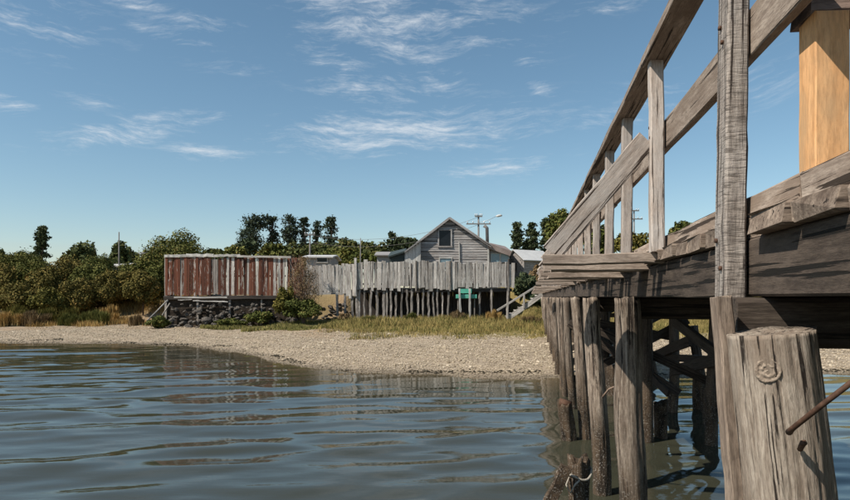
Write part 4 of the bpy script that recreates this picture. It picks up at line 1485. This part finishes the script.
def tall_pine(label, u, vt, vb, hw, d, seed, mat=L_PINE, tiers=7, n=3300, size=.18, taper=.75, group='tall trees behind the red fence', name='tall_tree'):
    """slim trunk with separate clumps and sky between them"""
    rs = np.random.RandomState(seed)
    top, bot = px(u, vt, d), px(u, vb, d)
    g = gzf(top.x, d)
    Hh = top.z - bot.z
    rx = hw / F * d
    cs, rr = [], []
    lop = rs.uniform(-.25, .25)
    for i in range(tiers * 2):
        f = (i + rs.uniform(.1, .9)) / (tiers * 2)
        rad = rx * (1 - taper * f ** 1.3) * rs.uniform(.55, 1.15)
        for q in range(rs.randint(2, 5)):
            a = rs.rand() * 6.283
            e = rad * rs.uniform(.2, .95)
            zc = bot.z + Hh * f + rs.uniform(-.5, .5) * Hh / tiers
            cs.append((top.x + math.cos(a) * e + lop * rx * f, d + math.sin(a) * e, min(zc, top.z - .05 * Hh)))
            q_ = rx * rs.uniform(.14, .30)
            rr.append((q_ * 1.25, q_ * 1.25, q_ * .75))
    cs.append((top.x + lop * rx, d, top.z - Hh * .06))
    rr.append((rx * .16, rx * .16, Hh * .06))
    tp = [(top.x, d, g - .2), (top.x + .1, d, (bot.z + g) / 2), (top.x, d, (top.z + bot.z) / 2), (top.x, d, top.z - .1)]
    return add_tree(name, label, 'tree', (top.x, d, g), tp, [.20, .17, .11, .03], cs, rr, n, size, mat, seed, bark=M_BARK, group=group, limbs=14, gauss=True)


# --- left hillside
bush('big rounded olive bush right behind the left end of the red fence', 181, 234, 302, 43, 46, L_OLIVE, 101, 14000, .13, 'large_bush', 'bush', 34)
bush('round bush filling the gap left of the big olive bush', 146, 250, 304, 26, 45, L_OLIVE, 102, 8000, .12, 'large_bush', 'bush', 22)
GH = 'hedge bushes on the left hillside'
for i, (lab, u, vt, vb, hw, d, m) in enumerate((
        ('leafy hillside bush cut by the left edge of the photo', 2, 262, 318, 26, 42.5, L_HEDGE),
        ('dark leafy hillside bush second from the left edge', 34, 259, 316, 24, 43, L_OLIVE),
        ('brownish hillside bush below the narrow pointed tree', 62, 255, 314, 27, 44.5, L_HEDGE),
        ('olive hillside bush below the rounded green tree', 92, 261, 311, 24, 43.5, L_OLIVE),
        ('brown-tinged hillside bush below the small pale roof', 120, 268, 310, 22, 43, L_HEDGE),
        ('upper hillside bush behind the first row, at the left edge', 18, 252, 300, 24, 49, L_OLIVE),
        ('upper hillside bush between the rounded green trees', 100, 255, 300, 20, 52, L_GREEN),
        ('low brown bush at the right foot of the hillside hedge', 143, 272, 308, 17, 41.5, L_HEDGE),
        ('low hillside bush standing forward under the rounded green tree', 76, 278, 317, 20, 41, L_HEDGE),
        ('low hillside bush standing forward near the left edge', 20, 282, 320, 22, 40.5, L_HEDGE),
        ('warm brown scrub filling the dip right of the second hillside bush', 48, 268, 316, 20, 42, L_HEDGE),
        ('yellowish scrub at the foot of the hillside between two low bushes', 50, 288, 318, 18, 40, L_YELLOW),
        ('warm scrub filling the dip below the small pale roof', 107, 274, 312, 19, 42, L_HEDGE),
        ('small olive scrub leaning on the left end of the red fence', 158, 262, 304, 14, 42.5, L_OLIVE))):
    bush(lab, u, vt, vb, hw, d, m, 110 + i, 7000, .11, 'hillside_bush', 'bush', 24, GH)
GT = 'dry tufts along the top of the left beach'


def tussock(label, u, vt, vb, hw, d, mat, seed, n=2600, group=None, name='dry_tuft'):
    """dense dome of thin stems rooted in the ground"""
    rs = np.random.RandomState(seed)
    p0 = px(u, vb, d)
    g = gzf(p0.x, d)
    rx = hw / F * d
    hh = max(px(u, vt, d).z - g, .25)
    k = 9
    cx_ = np.concatenate([[0], rs.uniform(-.75, .75, k)])
    cy_ = np.concatenate([[0], rs.uniform(-.6, .6, k)])
    ch_ = np.concatenate([[1], rs.uniform(.55, .95, k)])
    idx = rs.randint(0, k + 1, n)
    rt = np.stack([cx_[idx] * rx + rs.randn(n) * rx * .10, d + cy_[idx] * rx * .7 + rs.randn(n) * rx * .1 , np.zeros(n)], 1)
    rt[:, 0] += p0.x
    rt[:, 2] = gz(rt[:, 0], rt[:, 1]) - .03
    an = rs.rand(n) * 6.283
    ln = rs.rand(n) ** .7 * rx * .34
    ht = hh * ch_[idx] * rs.uniform(.45, 1.0, n)
    tip = rt + np.stack([np.cos(an) * ln, np.sin(an) * ln, ht], 1)
    mdl = rt * .55 + tip * .45 + np.stack([np.zeros(n), np.zeros(n), ht * .12], 1)
    sd_ = np.stack([np.cos(an + 1.57), np.sin(an + 1.57), np.zeros(n)], 1) * rs.uniform(.010, .024, n)[:, None]
    VV = np.stack([rt - sd_, rt + sd_, mdl + sd_, mdl - sd_, tip], 1)
    ii = (np.arange(n) * 5)[:, None]
    T = np.concatenate([ii + np.array([[0, 1, 2]]), ii + np.array([[0, 2, 3]]), ii + np.array([[3, 2, 4]])], 0)
    base = np.array([p0.x, d, g])
    o = link(name, mesh_np(name, VV.reshape(-1, 3) - base, T, False, mat), None, Matrix.Translation(base))
    return tag(o, label, 'tuft', group)


for i, (lab, u, vt, vb, hw, d, m) in enumerate((
        ('dry orange tuft at the left edge above the beach', 6, 309, 328, 17, 36.5, L_ORANGE),
        ('dry brown tuft second from the left edge above the beach', 32, 308, 326, 16, 37, L_BROWN),
        ('olive tuft in the middle of the row above the left beach', 66, 311, 325, 12, 36.8, L_OLIVE),
        ('yellow tuft behind the olive one above the left beach', 74, 305, 320, 13, 38, L_YELLOW),
        ('olive tuft at the right end of the row above the beach', 96, 307, 323, 17, 37.2, L_OLIVE),
        ('yellowish tuft behind the row above the left beach', 50, 305, 322, 14, 38, L_YELLOW),
        ('orange dry tuft on the slope behind the right end of the row', 112, 302, 316, 14, 39.5, L_ORANGE),
        ('pale dry tuft at the back of the slope near the left edge', 16, 302, 316, 15, 39, L_YELLOW))):
    tussock(lab, u, vt, vb, hw, d, m, 130 + i, 3600, GT)
tussock('small round tuft alone on the sandy slope left of the fence prop', 138, 312, 322, 8, 36.5, L_BROWN, 140, 1800)
tussock('brown dry tuft in the grass in front of the mint green bench', 458, 308, 322, 9, 34.6, L_BROWN, 401, 2200)
tussock('tall orange tuft in the grass left of the steps', 494, 308, 324, 8, 34.0, L_ORANGE, 402, 2000)
tussock('olive tuft in the grass under the middle of the stilt fence', 412, 310, 324, 10, 34.4, L_OLIVE, 403, 2200)
tussock('pale dry tuft in the grass near the bridge piles', 532, 314, 330, 11, 31.5, L_BROWN, 404, 2400)
tussock('low olive tuft at the left end of the golden grass', 372, 314, 326, 10, 33.8, L_OLIVE, 405, 2000)
bush('low green shrub at the left foot of the stone bank', 158, 316, 330, 12, 34.6, L_GREEN, 141, 3000, .06)
bush('low green shrub growing against the middle of the stone bank', 262, 311, 325, 17, 35.0, L_GREEN, 142, 3500, .06, k=16)
bush('small green shrub at the foot of the bank, left of the brown shrub', 232, 318, 326, 16, 34.8, L_GREEN, 143, 2500, .05)

round_tree('green tree cut by the left edge of the photo', 0, 248, 15, 60, L_MID, 151)
round_tree('rounded green tree right of the narrow pointed tree', 81, 241, 21, 62, L_MID, 152, 1.15)
round_tree('rounded green tree behind the thin hillside pole', 122, 239, 17, 60, L_MID, 153, 1.3)
round_tree('low green tree between the pointed tree and left edge', 27, 251, 16, 60, L_MID, 154, 1.0)
tall_pine('narrow pointed dark tree rising above the left hillside', 41.5, 227, 258, 9.5, 75, 155, L_DARK, 7, 3380, .15, .93, None, 'pointed_tree')

# --- tall group behind the red fence
tall_pine('broad tall tree at the left of the group behind the red fence', 250, 216, 247, 19, 95, 161, tiers=6, n=3534, size=.16, taper=.30)
tall_pine('slim tall tree second from left in the group behind the red fence', 272, 217, 247, 10, 97, 162, tiers=6, n=1395, size=.16, taper=.6)
tall_pine('tall tree with a full pointed top in the middle of the group', 289, 215, 247, 12, 96, 163, tiers=7, n=2046, size=.16, taper=.55)
tall_pine('tall thin tree right of the middle of the group', 304, 218, 247, 8, 96, 164, tiers=6, n=1209, size=.16, taper=.6)
tall_pine('short thin tree second from right in the group', 316, 221, 247, 8, 98, 165, tiers=6, n=1209, size=.16, taper=.6)
tall_pine('tall tree at the right end of the group behind the red fence', 331, 217, 247, 10, 96, 166, tiers=7, n=1767, size=.16, taper=.55)
GB = 'low trees behind the fences'
for i, (lab, u, vt, hw, d, m, hf) in enumerate((
        ('low dark tree under the broad tall tree', 246, 238, 14, 84, L_DARK, .8),
        ('olive tree under the middle of the tall group', 275, 241, 17, 80, L_OLIVE, .8),
        ('bushy tree under the right end of the tall group', 318, 241, 20, 80, L_MID, .7),
        ('bushy green tree left of the thin pole behind the fences', 343, 239, 17, 76, L_MID, .8),
        ('bushy green tree right of the thin pole behind the fences', 370, 238, 16, 74, L_MID, .9),
        ('low dark tree right above the slanting fence', 333, 248, 18, 66, L_GREEN, .5),
        ('low green tree just above the stilt fence', 366, 252, 16, 58, L_GREEN, .5),
        ('small dark tree behind the dark roofed shed', 404, 236, 9, 72, L_DARK, 1.1),
        ('small dark tree behind the left slope of the house roof', 417, 239, 8, 70, L_DARK, 1.1),
        ('olive tree behind the middle of the red fence', 232, 246, 18, 72, L_OLIVE, .7),
        ('mid green tree behind the right end of the red fence', 296, 243, 18, 78, L_MID, .8),
        ('mid green tree between the pointed tree and the thin pole', 383, 243, 15, 72, L_MID, .9),
        ('olive low tree behind the white roofed low building', 348, 246, 16, 64, L_OLIVE, .7),
        ('mid green low tree behind the big olive bush', 214, 249, 14, 70, L_MID, .8))):
    round_tree(lab, u, vt, hw, d, m, 170 + i, hf, 3000, .22, group=GB)
tall_pine('pointed dark tree above the low grey building', 392, 233, 256, 8, 74, 181, L_DARK, 6, 1950, .15, .93, None, 'pointed_tree')
# --- right trees
GR = 'trees behind the white roofed shed'
tall_pine('pointed tree leftmost behind the white roofed shed', 517, 223, 254, 9, 72, 191, L_DARK, 7, 3380, .15, .93, GR, 'pointed_tree')
tall_pine('pointed tree second from left behind the white roofed shed', 531, 223, 254, 9, 72, 192, L_DARK, 7, 3380, .15, .93, GR, 'pointed_tree')
tall_pine('pointed tree just left of the tall bushy tree', 546, 219, 254, 9, 74, 193, L_DARK, 7, 3380, .15, .93, GR, 'pointed_tree')
round_tree('tall bushy tree rising behind the sloping bridge handrail', 564, 204, 19, 72, L_GREEN, 194, 1.3, 6000, .2, 24, group=GR)
round_tree('yellow-green tree seen between the bridge rail posts', 634, 230, 22, 60, L_YELLOW, 195, .8, 3500, .18)
round_tree('green tree seen through the bridge railing, left of the yellow one', 598, 226, 20, 64, L_GREEN, 196, .9, 3500, .18)
round_tree('small tree tip showing above the bridge kerb', 682, 221, 16, 66, L_GREEN, 197, 1.1, 3000, .18)
round_tree('tree behind the bridge deck beside the rough post', 720, 232, 24, 66, L_GREEN, 198, .8, 3000, .2)
# --- bank around the stairs
for i, (lab, u, vt, vb, hw, d, m) in enumerate((
        ('dark brambles on the bank behind the steps', 524, 273, 300, 13, 37.5, L_DARK),
        ('brown scrub beside the end of the bridge above the steps', 539, 264, 288, 9, 38.5, L_BROWN),
        ('dark scrub under the far end of the bridge', 545, 285, 310, 14, 36.5, L_DARK),
        ('olive scrub on the bank right behind the bridge end', 585, 262, 305, 26, 40, L_OLIVE),
        ('olive scrub on the bank seen under the bridge deck', 640, 268, 308, 30, 41, L_OLIVE),
        ('green scrub on the bank beyond the right piles', 700, 270, 308, 32, 41, L_GREEN),
        ('green scrub on the bank right of the near log pile', 780, 268, 306, 40, 41, L_OLIVE),
        ('green scrub on the bank at the right edge of the photo', 850, 266, 306, 36, 41, L_GREEN))):
    bush(lab, u, vt, vb, hw, d, m, 200 + i, 4000, .10, 'bank_scrub', 'shrub', 16, 'scrub on the bank by the bridge end')

# --- brown twiggy shrub in front of the fence
sp_ = px(303, 320, 35.0)
rs = np.random.RandomState(301)
cs, rr = [], []
for (u, v, hw, hh) in ((303, 266, 9, 9), (297, 275, 9, 9), (310, 276, 9, 10), (305, 288, 12, 12), (314, 292, 8, 12), (299, 300, 10, 10), (311, 306, 10, 10), (304, 259, 6, 5), (292, 284, 6, 7)):
    p = px(u, v, 35.0 + rs.uniform(-.3, .3))
    cs.append(tuple(p))
    rr.append((hw / F * 35, hw / F * 35, hh / F * 35))
brown = add_tree('twiggy_shrub', 'bare brown twiggy shrub in front of the fence joint', 'shrub', tuple(sp_), [tuple(sp_ + Vector((0, 0, -.2))), tuple(px(304, 295, 35)), tuple(px(304, 268, 35))], [.07, .05, .02],
                 cs, rr, 5200, .055, L_BROWN, 301, bark=M_TWIG, crown='foliage', limbs=9, shell=.1, aspect=.22)
for k in range(60):
    a = px(304 + rs.uniform(-3, 3), rs.uniform(285, 312), 35 + rs.uniform(-.2, .2))
    b = px(304 + rs.uniform(-19, 17), rs.uniform(254, 285), 35 + rs.uniform(-.6, .6))
    link('twig', tube_mesh([a, a.lerp(b, .5) + Vector((0, 0, .06)), b], [.014, .010, .004], M_TWIG, 4), brown)
bush('yellow-green leafy shrub left of the brown twiggy one', 285, 283, 320, 11, 34.8, L_YELLOW, 302, 3500, .06)
bush('dense green shrub at the foot of the brown twiggy one', 304, 298, 321, 20, 34.6, L_GREEN, 303, 4500, .06)
bush('small dry shrub on the beach edge under the slanting fence', 344, 313, 321, 6, 35.2, L_BROWN, 304, 1200, .05)

print('objects', len(bpy.data.objects))
